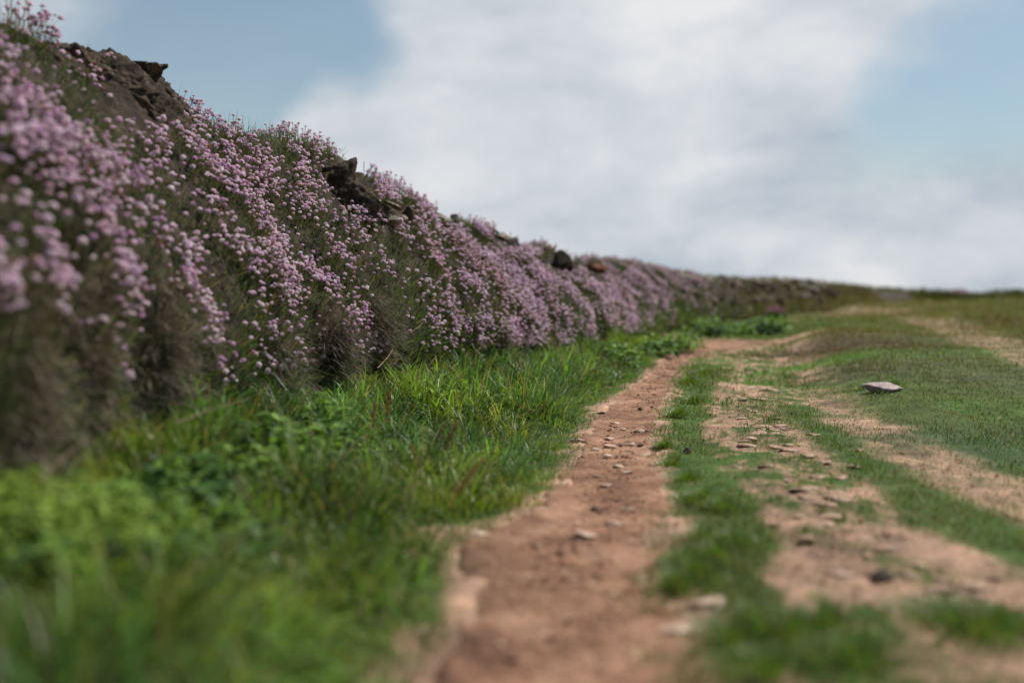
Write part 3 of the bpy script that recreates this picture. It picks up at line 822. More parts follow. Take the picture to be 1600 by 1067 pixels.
def build_turf():
    r = np.random.default_rng(81); m = 300000
    y = .7 * np.exp(r.random(m) ** .95 * math.log(70 / .7)); xl = np.interp(y, PC[:, 1], PC[:, 0]); x = xl + (.66 * y + 1.4 - xl) * r.random(m) ** 1.1
    n = fbm(x * 3, y * 2.4, 14., 3); n3 = fbm(x * 11, y * 9, 24., 2); b = bare_of(x, y)
    xf, _ = verge_inside(y, y)
    keep = (r.random(m) < sstep(.55, 1.15, path_d(x, y) + .45 * n3)) & (r.random(m) ** 1.3 > b * .86) & (x > xf + .2) & ((n3 > -.45) | (y > 8))
    x, y, n, n3, b = [a[keep] for a in (x, y, n, n3, b)]; m = len(x); k = np.maximum(1, y / 3.2)
    c = turf_color(x, y) * r.uniform(.65, 1.45, (m, 1)) * np.array((1.55, 1.3, 1.25))
    st = (r.random(m) < .16 + .25 * sstep(.1, .6, b))[:, None]; c = np.where(st, STRAW * r.uniform(.5, 1.0, (m, 1)), c)
    L_ = r.uniform(.012, .034, m) * (1 + .5 * n) * np.maximum(1, k * .45) * (1 - .45 * b)
    f = sstep(1.6, 3.2, x - .25 * y) * sstep(4, 7, y); L_ = L_ * (1 + 1.3 * f)
    # taller tufts
    for (u, v, rr, g) in ((1090, 900, .085, 2.2), (1110, 870, .07, 1.6), (1150, 980, .06, 1.0), (1230, 1000, .06, .9), (1045, 720, .05, .8), (1100, 800, .07, .7), (1070, 620, .12, .7), (1500, 990, .08, 1.2), (1300, 1050, .06, .8), (1240, 590, .8, .8), (1380, 905, .04, .9)):
        q = gp(u, v); L_ = L_ * (1 + g * np.exp(-(np.hypot(x - q[0], y - q[1]) / rr) ** 2))
    W_ = r.uniform(.0018, .0034, m) * k
    V, Q, C = blades(np.stack([x, y, hz(x, y) - .002], 1), L_, W_, r.uniform(0, 6.28, m), r.uniform(.05, .8, m), r.uniform(0, 1.1, m), 3, None, c)
    tag(link('turf_grass', raw_mesh('turf_grass', V, Q, None, C), M_TURF), 'short trampled turf right of the path and over the field', 'grass', None, 'stuff')
    # flattened straw over the worn ground
    m = 60000; y = .9 * np.exp(r.random(m) * math.log(20 / .9)); x = np.interp(y, PC[:, 1], PC[:, 0]) + (.62 * y + .4) * r.random(m); b = bare_of(x, y)
    keep = (r.random(m) < .15 + .6 * b) & (path_d(x, y) > .95); x, y = x[keep], y[keep]; m = len(x)
    c = np.where((r.random(m) < .4)[:, None], np.array((.10, .15, .04)), np.array((.38, .26, .175))) * r.uniform(.5, 1.2, (m, 1))
    V, Q, C = blades(np.stack([x, y, hz(x, y) + .001], 1), r.uniform(.012, .04, m), r.uniform(.0018, .003, m) * np.maximum(1, y / 3.2), r.uniform(0, 6.28, m), r.uniform(.9, 1.5, m), r.uniform(-.1, .3, m), 2, None, c)
    tag(link('straw_litter', raw_mesh('straw_litter', V, Q, None, C), M_DRY), 'flattened straw and sparse blades on the worn ground', 'straw', None, 'stuff')
    # extra dense tufts on the strip beside the path
    parts = []
    cs = [(1090, 905, .05), (1075, 890, .035), (1120, 880, .05), (1145, 860, .04), (1060, 925, .03), (1105, 850, .035), (1180, 985, .05), (1240, 1000, .05), (1140, 1010, .05), (1330, 1040, .06), (1050, 735, .03), (1075, 760, .035), (1100, 790, .04),
          (1130, 805, .03), (1038, 705, .02), (1060, 660, .035), (1085, 640, .04), (1075, 610, .05), (1100, 590, .06), (1362, 622, .05), (1392, 624, .05), (1378, 628, .04), (1480, 985, .07), (1530, 1000, .07), (1560, 985, .06), (1200, 1055, .05), (1290, 985, .04)]
    for (u, v, rr) in cs:
        q = gp(u, v); n_ = 480; a = r.uniform(0, 6.28, n_); d = np.abs(r.normal(0, rr * 1.7, n_)) * (1 + .5 * np.sin(a * 3 + u)); px = q[0] + np.cos(a) * d; py = q[1] + np.sin(a) * d
        kk = max(1, q[1] / 3.2); L_ = r.uniform(.03, .075, n_) * np.exp(-(d / rr) ** 2 * .10) * .8 * (1 + .15 * (kk - 1))
        c = np.array((.090, .165, .032)) * r.uniform(.6, 1.5, (n_, 1)); c[r.random(n_) < .1] = STRAW * .7
        V, Q, C = blades(np.stack([px, py, hz(px, py) - .003], 1), L_, r.uniform(.0018, .0034, n_) * kk, a + r.normal(0, .5, n_), .1 + d / rr * .35, r.uniform(.1, 1.1, n_), 4, None, c)
        parts.append((V, Q, None, C))
    V, Q, T, C = merge(parts)
    tag(link('tufted_grass', raw_mesh('tufted_grass', V, Q, T, C), M_GRASS), 'deeper green tufted strip of grass along the right path edge', 'grass', None, 'stuff')


build_turf()


# ------------------------------------------------------------------ weeds
def leafy_mesh(seed, H=.12, R=.07, n=26, leaf=.028, col=(.075, .145, .03), ferny=False):
    """low broad-leaved weed: short stems carrying toothed, creased leaves"""
    r = np.random.default_rng(seed); parts = []
    for i in range(n):
        a = r.uniform(0, 6.28); rad = R * math.sqrt(r.random()); h = H * r.uniform(.25, 1.0) * (1 - .4 * rad / R)
        base = np.array((math.cos(a) * rad * .2, math.sin(a) * rad * .2, 0)); tip = np.array((math.cos(a) * rad, math.sin(a) * rad, h))
        V, Q = stem_curve(base[None], (base * .6 + tip * .4 + np.array((0, 0, h * .35)))[None], tip[None], np.array([.0008]), 4)
        parts.append((V, Q, None, np.tile(np.array(col) * .8, (len(V), 1))))
        k = 7 if ferny else 3
        for j in range(k):
            l = leaf * r.uniform(.6, 1.2) * (.55 if ferny else 1); aa = a + (j - (k - 1) / 2) * (6.0 / k) * .5 + r.normal(0, .25)
            el = r.uniform(-.5, .5); d = np.array((math.cos(aa) * math.cos(el), math.sin(aa) * math.cos(el), math.sin(el)))
            s_ = np.cross(d, (0, 0, 1.0)); s_ /= np.linalg.norm(s_); nn = np.cross(s_, d); p0 = tip - (tip - base) * (.10 * (j % 3)) if ferny else tip
            w = l * r.uniform(.28, .40); tw = r.uniform(-.4, .4); s2 = s_ * math.cos(tw) + nn * math.sin(tw)
            prof = [(0, .05), (.25, .85), (.4, .72), (.55, .9), (.75, .45), (1, .02)]
            VV = []
            for (q, ww) in prof:
                c = p0 + d * l * q - nn * l * .25 * q * q
                VV += [c - s2 * w * ww + nn * w * .25 * ww, c, c + s2 * w * ww + nn * w * .25 * ww]
            VV = np.array(VV); QQ = []
            for q in range(5):
                b = q * 3; QQ += [(b, b + 1, b + 4, b + 3), (b + 1, b + 2, b + 5, b + 4)]
            cc = np.array(col) * r.uniform(.6, 1.5); parts.append((VV, np.array(QQ), None, np.tile(cc, (18, 1))))
    return merge(parts)


WEEDS = {}
def weed_proto(key):
    if key not in WEEDS:
        kinds = {'dark': dict(H=.15, R=.10, n=54, leaf=.040, col=(.040, .095, .022)), 'mid': dict(H=.16, R=.11, n=60, leaf=.034, col=(.13, .23, .04)),
                 'bright': dict(H=.20, R=.12, n=80, leaf=.030, col=(.19, .28, .045), ferny=True), 'nettle': dict(H=.15, R=.06, n=40, leaf=.028, col=(.10, .19, .03))}
        base = key.rstrip('123'); me = []
        V, Q, T, C = leafy_mesh(abs(hash_(key)), **kinds[base]); WEEDS[key] = raw_mesh('leafy_weed', V, Q, T, C)
    return WEEDS[key]


def hash_(s): return sum(ord(c) * (i + 3) for i, c in enumerate(s))


def weed(u, v, key, sc, label, group, dz=0.0, foot_v=True):
    q = ground_pt(u, v, -.005); o = link('leafy_weed', weed_proto(key), M_LEAF); o.location = q; o.scale = (sc, sc, sc * random.uniform(.85, 1.15)); o.rotation_euler = (random.uniform(-.1, .1), random.uniform(-.1, .1), random.uniform(0, 6.28))
    return tag(o, label, 'weed', group)


for i, (u, v, sc) in enumerate([(15, 890, 1.05), (60, 900, 1.1), (110, 890, 1.05), (160, 885, 1.0), (200, 890, .95), (-50, 900, 1.1), (30, 950, 1.0), (90, 945, .95), (150, 935, .9), (245, 900, .8), (190, 940, .8), (-20, 930, 1.0)]):
    weed(u, v, 'bright%d' % (i % 3 + 1), sc, 'blurred yellow-green ferny weed in the near corner, ' + ('at the frame edge' if u < 40 else 'under the brown stem' if u < 130 else 'beside the darker small weeds' if v > 888 else 'nearest the dark bank hollow') + (', in front' if v > 920 else ', at the back'), 'yellow-green weeds in the near corner')
for i, (u, v, sc) in enumerate([(395, 745, 1.1), (430, 735, 1.2), (470, 735, 1.2), (505, 730, 1.0), (410, 775, 1.0), (450, 765, 1.1), (500, 775, .9), (360, 770, .9), (545, 740, .8), (480, 800, .9)]):
    weed(u, v, ('mid%d' if i % 3 else 'dark%d') % (i % 3 + 1), sc * 1.15, ('darker' if i % 3 == 0 else 'brighter') + ' glossy leafy weed in the clump by the tussock, ' + ('front row' if v > 755 else 'back row'), 'leafy weeds in the clump by the tussock')
for i, (u, v, sc) in enumerate([(755, 655, 1.1), (782, 655, 1.2), (805, 650, 1.0), (770, 668, .9), (740, 668, .8)]):
    weed(u, v, 'nettle%d' % (i % 3 + 1), sc, 'bright green upright weed in the cluster midway along the verge', 'upright weeds midway along the verge')
for i in range(26):
    u = 960 + i * 10.2 + random.uniform(-8, 8); v = 575 - (u - 960) * .26 + random.uniform(-8, 6)
    if u > 1085: v = 526 - (u - 1085) * .01 + random.uniform(-8, 1)
    weed(u, v, ('dark%d', 'mid%d')[i % 2] % (i % 3 + 1), random.uniform(.9, 1.5) * (1 + max(0, u - 1040) * .003), ('dark', 'mid-green')[i % 2] + ' leafy weed at the farther bank foot, ' + ('beside the narrowing path' if u < 1085 else 'before the wall past the bend' if u < 1150 else 'near the pink clump at the wall'), 'leafy weeds at the foot of the farther bank')
for i in range(34):
    u = 540 + 390 * random.random(); v = 690 - (u - 540) * .27 + random.uniform(-22, 70) * (1 - (u - 540) / 600)
    weed(u, v, ('mid%d', 'dark%d', 'nettle%d')[i % 3] % (i % 3 + 1), random.uniform(.45, .8), ('mid-green', 'dark', 'bright upright')[i % 3] + ' small weed mixed into the verge grass, ' + ('below the flower drifts' if u > 700 else 'around the rusty dock spikes'), 'small weeds mixed into the verge grass')
for i in range(30):
    y_ = 1.9 * math.exp(random.random() * math.log(9.5 / 1.9)); x_ = float(np.interp(y_, _fc[:, 1], _fc[:, 0])) + random.uniform(-.02, .10)
    u, v, _d = project(np.array((x_, y_, 0.0)))
    weed(float(u), float(v), ('dark%d', 'mid%d')[i % 2] % (i % 3 + 1), random.uniform(.6, 1.05), ('dark', 'mid-green')[i % 2] + ' leafy weed at the very foot of the bank, ' + ('in the shaded near hollow' if u < 330 else 'among the brown tussocks' if u < 620 else 'under the hanging flower drifts'), 'leafy weeds at the foot of the nearer bank')
for i in range(14):
    u = 150 + random.uniform(0, 260); v = 900 + random.uniform(-40, 90) - (u - 150) * .3
    weed(u, v, ('mid%d', 'dark%d')[i % 2] % (i % 3 + 1), random.uniform(.7, 1.1), 'small dark leafy weed among the near verge grass, ' + ('under the pale blurred straw' if u < 280 else 'in front of the glossy leafy clump'), 'small leafy weeds among the near verge grass')


def sorrel(u, v, H, az, lean, label):
    q = ground_pt(u, v, -.005); r = np.random.default_rng(int(u * 7 + v)); o = empty('dock_plant', q, label, 'weed', 'rust-red dock spikes in the verge')
    H *= 1.1; tip = np.array((math.cos(az) * lean, math.sin(az) * lean, 1.0)) * H; ts = np.linspace(0, 1, 14)
    mid = np.array((0, 0, H * .5)); V, Q = stem_curve(np.zeros((1, 3)), mid[None], tip[None], np.array([.0016]), 8)
    link('stalk', raw_mesh('stalk', V, Q, None, np.tile((.20, .12, .05), (len(V), 1))), M_STEM, o)
    parts = []
    for k in range(260):
        t = r.uniform(.5, 1.0); c = 2 * t * (1 - t) * mid + t * t * tip; w = .0075 * (1.25 - t) ** .5 * H / .15
        c = c + r.normal(0, w * .55, 3); s = r.uniform(.0018, .0036); d = r.normal(0, 1, (3, 3)); d /= np.linalg.norm(d, axis=1)[:, None]
        VV = np.array([c + d[0] * s, c + d[1] * s, c + d[2] * s, c - d[0] * s])
        parts.append((VV, None, np.array([(0, 1, 2), (1, 3, 2)]), np.tile(np.array((.34, .14, .065)) * r.uniform(.5, 1.5), (4, 1))))
    V, Q, T, C = merge(parts); link('seed_spike', raw_mesh('seed_spike', V, Q, T, C), M_DRY, o)


for a in [(582, 712, .17, 1.4, .15, 'rust-red dock spike standing in the grass below the brown tussock'), (604, 704, .20, 1.3, .12, 'taller rust-red dock spike beside the tussock, with forked top'), (668, 742, .15, .3, .35, 'rust-red dock spike leaning right in the middle of the grass'),
          (690, 742, .16, .2, .30, 'rust-red dock spike close behind the dry stems'), (700, 820, .16, .1, .55, 'lowest rust-brown dock spike leaning over the grass edge'), (660, 760, .12, 2.9, .3, 'short rust dock spike leaning left in the grass'), (633, 695, .14, .8, .3, 'rusty dock spike under the crossing dry stems'), (752, 650, .1, 1.0, .3, 'small rusty dock spike beside the upright weeds')]:
    sorrel(*a)


def twig(name, pts, w, label, mat=M_DRY, col=(.34, .24, .17), side=()):
    """a dry stem given as world points, with short side shoots"""
    P = np.array(pts, float); n = 22; C = catmull(P, 8); parts = []
    def tube(C, w0, w1):
        k = 6; V = []; m = len(C); T = np.gradient(C, axis=0); T /= np.linalg.norm(T, axis=1)[:, None]
        for i in range(m):
            x, y = frame_from(T[i:i + 1]); rr = w0 + (w1 - w0) * i / (m - 1); rr *= (1 + .25 * math.sin(i * 1.9))
            for j in range(k): V.append(C[i] + rr * (x[0] * math.cos(j * 2 * math.pi / k) + y[0] * math.sin(j * 2 * math.pi / k)))
        Q = [(i * k + j, i * k + (j + 1) % k, (i + 1) * k + (j + 1) % k, (i + 1) * k + j) for i in range(m - 1) for j in range(k)]
        return np.array(V), np.array(Q)
    V, Q = tube(C, w, w * .45); parts.append((V, Q, None, np.tile(col, (len(V), 1))))
    for (t, dv) in side:
        a = C[int(t * (len(C) - 1))]; b = a + np.array(dv); V, Q = tube(np.linspace(a, b, 5), w * .6, w * .3); parts.append((V, Q, None, np.tile(col, (len(V), 1))))
    V, Q, T, Cc = merge(parts); V = V - P[0]
    o = link(name, raw_mesh(name, V, Q, T, Cc), mat); o.location = P[0]; return tag(o, label, 'dead stem')


def pix(u, v, d):
    r_ = ray(u, v); r_ = r_ / r_[1]; return np.array((r_[0] * d, d, CAMH + r_[2] * d))


twig('dry_stem', [pix(612, 655, 4.3), pix(650, 600, 4.4), pix(682, 555, 4.5)], .0028, 'long straight dry stem leaning right above the dock spikes', side=((.5, (.008, 0, .02)),))
twig('dry_stem', [pix(595, 665, 4.25), pix(630, 640, 4.3), pix(653, 582, 4.4)], .0024, 'shorter dry stem crossing behind the long straight one')
twig('dry_stem', [pix(590, 575, 4.5), pix(604, 560, 4.6), pix(614, 546, 4.7)], .0022, 'small pale dry stem over the brown thatch')
twig('dry_stem', [pix(634, 538, 4.6), pix(643, 520, 4.6), pix(662, 504, 4.7)], .0016, 'thin bent straw stem among the lower flowers')
twig('dry_stem', [pix(700, 595, 5.0), pix(706, 575, 5.0), pix(716, 567, 5.1)], .0022, 'forked pale twig at the foot of the bank', side=((.5, (-.02, 0, .045)),))
twig('dry_stem', [pix(690, 600, 5.0), pix(712, 592, 5.0), pix(722, 582, 5.05)], .0018, 'low pale twig below the forked one')
twig('dry_stem', [pix(60, 752, 1.9), pix(100, 715, 2.0), pix(135, 685, 2.1)], .0045, 'blurred brown stem at the near foot of the bank', col=(.13, .09, .06))
twig('dry_stem', [pix(275, 662, 2.6), pix(330, 640, 2.7), pix(392, 622, 2.8)], .0026, 'pale blurred straw lying across the dark hollow', col=(.26, .20, .13))
twig('dry_stem', [pix(415, 660, 3.0), pix(455, 605, 3.0), pix(505, 588, 3.1)], .0018, 'long green-yellow grass stem arching over the leafy clump', col=(.14, .20, .04))


# ------------------------------------------------------------------ brown tussocks on the bank
def tussock(cu, cv, s_guess, t, n, spread, L0, az, label, col=(.21, .175, .14), bend=1.25):
    r = np.random.default_rng(int(cu * 3 + cv)); s = s_guess
    P0, N0 = bank_pt(np.array([s]), np.array([t])); P0 = P0[0]; N0 = N0[0]
    f = inward(np.array([s]))[0]; tg = np.array((f[1], -f[0], 0))
    n = int(n * .45); off = r.normal(0, spread, (n, 2)); off[:, 1] *= 1.5; ss = s + off[:, 0]; tt = np.clip(t + off[:, 1] * .8, 0.0, 1.2); P, N = bank_pt(ss, tt)
    az = az + r.normal(0, .42, n) + .35 * vnoise(off[:, 0] * 20, off[:, 1] * 20, 0)
    c = np.array(col) * r.uniform(.4, 1.45, (n, 1))
    V, Q, C = blades(P + N * .012 - P0, r.uniform(.6, 1.25, n) * L0, r.uniform(.0018, .0032, n) * max(1, P0[1] / 4), az, r.uniform(.5, 1.4, n), r.uniform(.5, 1.2, n) * bend, 7, None, c)
    o = link('grass_tussock', raw_mesh('grass_tussock', V, Q, None, C), M_DRY); o.location = P0; return tag(o, label, 'tussock', 'brown grass tussocks on the bank foot')


def s_at_u(u, t):
    s = np.arange(S0 - 2, S0 + 34, .03); p = bank_base(s, np.full_like(s, t)); uu, vv, dd = project(p); ok = dd > .5
    return float(s[ok][np.argmin(np.abs(uu[ok] - u))])


def t_at_v(s, v):
    t = np.linspace(0, 1.15, 60); p = bank_base(np.full_like(t, s), t); uu, vv, dd = project(p); return float(t[np.argmin(np.abs(vv - v))])


def st_of(u, v):
    t = .4
    for _ in range(6): s = s_at_u(u, t); t = t_at_v(s, v)
    return s, t


for (u, v, n, sp, L0, az, label) in [(505, 555, 2600, .045, .17, -.5, 'curled brown dead grass tussock hanging like a mane below the flowers'), (590, 520, 2000, .06, .14, -.6, 'pale brown tussock sweeping right under the flowers'),
                                     (430, 600, 2200, .07, .15, -.3, 'matted brown tussock behind the leafy clump'), (775, 575, 1600, .07, .14, -.4, 'brown matted tussock at the foot past the upright weeds'),
                                     (150, 570, 1300, .07, .12, -.9, 'big blurred grey-brown tussock on the nearest bank face'), (60, 640, 1500, .08, .13, -.7, 'nearest and lowest big brown tussock, badly blurred'), (260, 560, 1800, .07, .14, -.6, 'blurred brown tussock beneath the near flower drift'),
                                     (420, 435, 700, .03, .08, -.9, 'small brown tuft poking out between flower drifts'), (850, 570, 1200, .045, .12, -.4, 'low brown tussock along the foot of the middle bank'), (910, 556, 900, .07, .12, -.5, 'farthest brown tussock at the foot of the flowery bank')]:
    s, t = st_of(u, v); tussock(u, v, s, t, n, sp, L0, az, label)


# ------------------------------------------------------------------ rocks
def rock_mesh(seed, size, planes=16, sub=4, rough=.06, ragged=0.0):
    import bmesh
    r = np.random.default_rng(seed); bm = bmesh.new(); bmesh.ops.create_icosphere(bm, subdivisions=sub, radius=1.0)
    V = np.array([v.co[:] for v in bm.verts]); T = np.array([[v.index for v in f.verts] for f in bm.faces]); bm.free()
    n = r.normal(0, 1, (planes, 3)); n /= np.linalg.norm(n, axis=1)[:, None]; dd = r.uniform(.55, .95, planes)
    dot = V @ n.T; R = np.where(dot > 1e-3, dd[None, :] / np.maximum(dot, 1e-3), 9).min(1); R = np.minimum(R, 1.15)
    R = R * (1 + rough * fbm(V[:, 0] * 3 + seed, V[:, 1] * 3, V[:, 2] * 3, 4, .6))
    if ragged: R = R * (1 + ragged * np.abs(fbm(V[:, 0] * 2.2 + seed, V[:, 1] * 2.2, V[:, 2] * 2.6, 5, .62)) * 1.6)
    V = V * R[:, None] * np.array(size)
    return raw_mesh('rock', V, None, T, None, smooth=False) if not ragged else raw_mesh('rock', V, None, T, None, smooth=True)


def bank_rock(u, v, size, mat, label, name='stone', seed=0, rot=(0, 0, 0), out=.0, ragged=0.0, cat='stone', group=None, sub=4):
    s, t = st_of(u, v); P, N = bank_pt(np.array([s]), np.array([t])); p = P[0] + N[0] * (out + .025) - np.array((0, 0, .02))
    o = link(name, rock_mesh(seed or int(u + v), size, ragged=ragged, sub=sub), mat); o.location = p; o.rotation_euler = rot; return tag(o, label, cat, group)


def free_rock(u, v, d, size, mat, label, name, seed, rot=(0, 0, 0), ragged=0.0, cat='rock', group=None, sub=5):
    o = link(name, rock_mesh(seed, size, ragged=ragged, sub=sub), mat); o.location = pix(u, v, d); o.rotation_euler = rot; return tag(o, label, cat, group)


def depth_at(u, v):
    s, t = st_of(u, v); P, N = bank_pt(np.array([s]), np.array([t])); return P[0][1]


CG = [(75, 62, (.13, .15, .08), 'blurred brown earthy hump at the near left end of the crag'), (118, 68, (.15, .17, .10), 'blurred dark crag block with a jagged top behind the nearest flowers'), (160, 100, (.15, .17, .12), 'dark ragged crag block in the middle of the jutting mass'),
      (205, 120, (.14, .16, .13), 'big dark ragged crag block jutting over the crest into the sky'), (235, 165, (.13, .16, .14), 'dark lower shoulder of the crag above the flowers'), (262, 195, (.07, .10, .10), 'lowest dark corner of the crag beside the green crest')]
for i, (u, v, sz, lb) in enumerate(CG):
    sz = tuple(a * .88 for a in sz); bank_rock(u, v + 14, sz, M_ROCKD, lb, 'rock_outcrop', 3 + i, (.2 * i, .3 - .1 * i, .5 * i), -.07, .4, 'rock', None, 5)
bank_rock(212, 128, (.13, .12, .055), M_ROCKD, 'dark pointed ledge sticking out of the crag toward the sky', 'rock_outcrop', 29, (.1, -.25, .2), .0, .3, 'rock', None, 5)
d2 = depth_at(540, 290)
free_rock(532, 288, d2 - .10, (.10, .12, .13), M_ROCKD, 'dark rounded crag with grey lichened top in the flowery crest', 'rock_outcrop', 21, (.2, .4, .3), .15)
free_rock(505, 305, d2 - .15, (.12, .11, .13), M_ROCKD, 'brown broken rock left of the lichened crag', 'rock_outcrop', 22, (.4, .2, .9), .3)
free_rock(555, 325, d2 - .12, (.14, .12, .14), M_ROCKD, 'dark fissured rock face under the lichened crag', 'rock_outcrop', 23, (.1, .7, .5), .3)
free_rock(500, 372, d2 - .4, (.04, .06, .12), M_ROCKD, 'dark narrow hollow edge of earth between two flower drifts', 'rock_outcrop', 24, (.1, .2, .5), .3)
SL = [(572, 312, (.05, .05, .012), 'pale ledge stone on top of the fissured rock'), (606, 327, (.07, .05, .014), 'flat pale slab lying on the broken stones'), (598, 345, (.08, .05, .03), 'tilted dark slate under the flat pale slab'), (612, 352, (.05, .04, .05), 'brown block wedged beneath the tilted slate'),
      (585, 338, (.05, .04, .06), 'dark upright slate left of the slabs'), (626, 340, (.045, .04, .05), 'dark brown stone at the right end of the slabs'),
      (690, 338, (.075, .05, .018), 'sunlit cap slab on the small stone stack'), (700, 350, (.035, .03, .05), 'grey upright stone inside the small stack'), (712, 343, (.03, .03, .05), 'dark pointed stone right of the sunlit cap slab'), (686, 358, (.07, .05, .05), 'broad dark slab leaning at the base of the small stack'), (708, 358, (.03, .03, .035), 'small pale stone tucked under the pointed one'),
      (765, 371, (.06, .05, .05), 'dark split stone left in the lichened group'), (780, 366, (.07, .06, .02), 'flat brown slab topping the lichened group'), (786, 380, (.075, .06, .055), 'tan lichened boulder in the middle crest group'), (800, 385, (.05, .05, .07), 'grey brown stone right of the lichened boulder'), (812, 390, (.04, .04, .06), 'dark jagged stone ending the lichened group'),
      (846, 393, (.05, .05, .03), 'pale grey stone starting the farther crest group'), (860, 400, (.08, .07, .05), 'tan rough stone in the farther crest group'), (868, 415, (.10, .07, .09), 'dark hollowed stone under the farther crest group'), (880, 420, (.08, .07, .08), 'dark brown stone right in the farther crest group'), (895, 428, (.10, .06, .05), 'low grey stone before the reddish clod')]
for i, (u, v, sz, lb) in enumerate(SL):
    sz = tuple(a * 1.15 for a in sz)
    pale = any(w in lb for w in ('pale', 'sunlit', 'tan')); dk = 'dark' in lb  # sunlit slab gets the paler material, sunlight put into its colour
    bank_rock(u, v, sz, M_LICH_LIT if pale else (M_ROCKD if dk else M_ROCK), lb, 'stone', 40 + i, (random.uniform(-.3, .3), random.uniform(.1, .5), random.uniform(-.6, .6)), .03)
bank_rock(923, 428, (.14, .11, .09), M_RED, 'rust-red rough clod under the crest', 'rusty_clod', 88, (0, 0, 0), .02, .3, 'clod')
r = np.random.default_rng(191)
for i, (cu, cv, ru, rv) in enumerate([(540, 315, 50, 35), (608, 345, 32, 20), (697, 352, 26, 16), (788, 385, 34, 14), (868, 415, 42, 16), (930, 432, 30, 10)] * 9):
    u = cu + r.normal(0, .5) * ru; v = cv + r.normal(0, .5) * rv + (u - cu) * .35; w = r.uniform(.012, .035) * (1 + (cu - 500) / 700)
    bank_rock(u, v, (w * 1.3, w, w * r.uniform(.4, .9)), (M_ROCKD, M_ROCK, M_LICH_LIT)[i % 3], 'small broken stone in the rubble showing under the flowery crest', 'stone', 60 + i % 15, (r.uniform(-.5, .5), r.uniform(-.5, .5), r.uniform(0, 3)), -.02, 0, 'stone', 'rubble under the flowery crest', 3)
# stones of the wall farther on: cap stones coloured paler for their sunlit tops, darker courses
r = np.random.default_rng(91)
k = 0
u = 940.0
while u < 1345:
    cv = float(np.interp(u, CR[:, 0], CR[:, 1])); s = s_at_u(u, .97)
    p, N = bank_pt(np.array([s]), np.array([.98])); p = p[0]; d = p[1]
    if d > 1:
        w = r.uniform(7, 18) / FPX * d; h = r.uniform(4, 8) / FPX * d
        o = link('stone', rock_mesh(500 + k % 12, (1, 1, 1), sub=3), M_LICH_LIT if r.random() < .7 else M_ROCK); o.scale = (w, w * .8, h); o.location = (p[0], p[1] - .02, p[2] + r.uniform(-.6, .6) * h); o.rotation_euler = (r.uniform(-.2, .2), r.uniform(-.2, .2), r.uniform(0, 3))
        tag(o, 'small pale cap stone in the row along the top of the farther wall', 'stone', 'cap stones along the farther wall'); k += 1
    u += r.uniform(5, 12)
u = 985.0
while u < 1330:
    for row in range(3):
        tt = r.uniform(.68, .90) - row * .17; s = s_at_u(u, tt); P, N = bank_pt(np.array([s]), np.array([tt])); p = P[0]; d = p[1]
        w = r.uniform(6, 15) / FPX * d; h = r.uniform(4, 9) / FPX * d
        o = link('stone', rock_mesh(520 + k % 12, (1, 1, 1), sub=3), M_ROCKD if r.random() < .5 else M_ROCK); o.scale = (w, w * .8, h); o.location = p + N[0] * .25 * h; o.rotation_euler = (r.uniform(-.3, .3), r.uniform(-.3, .3), r.uniform(0, 3))
        tag(o, 'dark face stone among those showing in the farther wall', 'stone', 'dark face stones in the farther wall'); k += 1
    u += r.uniform(8, 16)

# ------------------------------------------------------------------ stones on the path and the worn track
def path_stone(u, v, w, mat, label, seed, flat=.32, group=None, sink=.35, asp=.6):
    q = ground_pt(u, v); hw = w / FPX * q[1] / 2
    o = link('path_stone', rock_mesh(seed, (hw, hw * asp, hw * flat), sub=3), mat); o.location = (q[0], q[1], q[2] + hw * flat * (1 - 2 * sink) * .5 + .002); o.rotation_euler = (random.uniform(-.12, .12), random.uniform(-.12, .12), random.uniform(-.5, .5))
    return tag(o, label, 'stone', group)


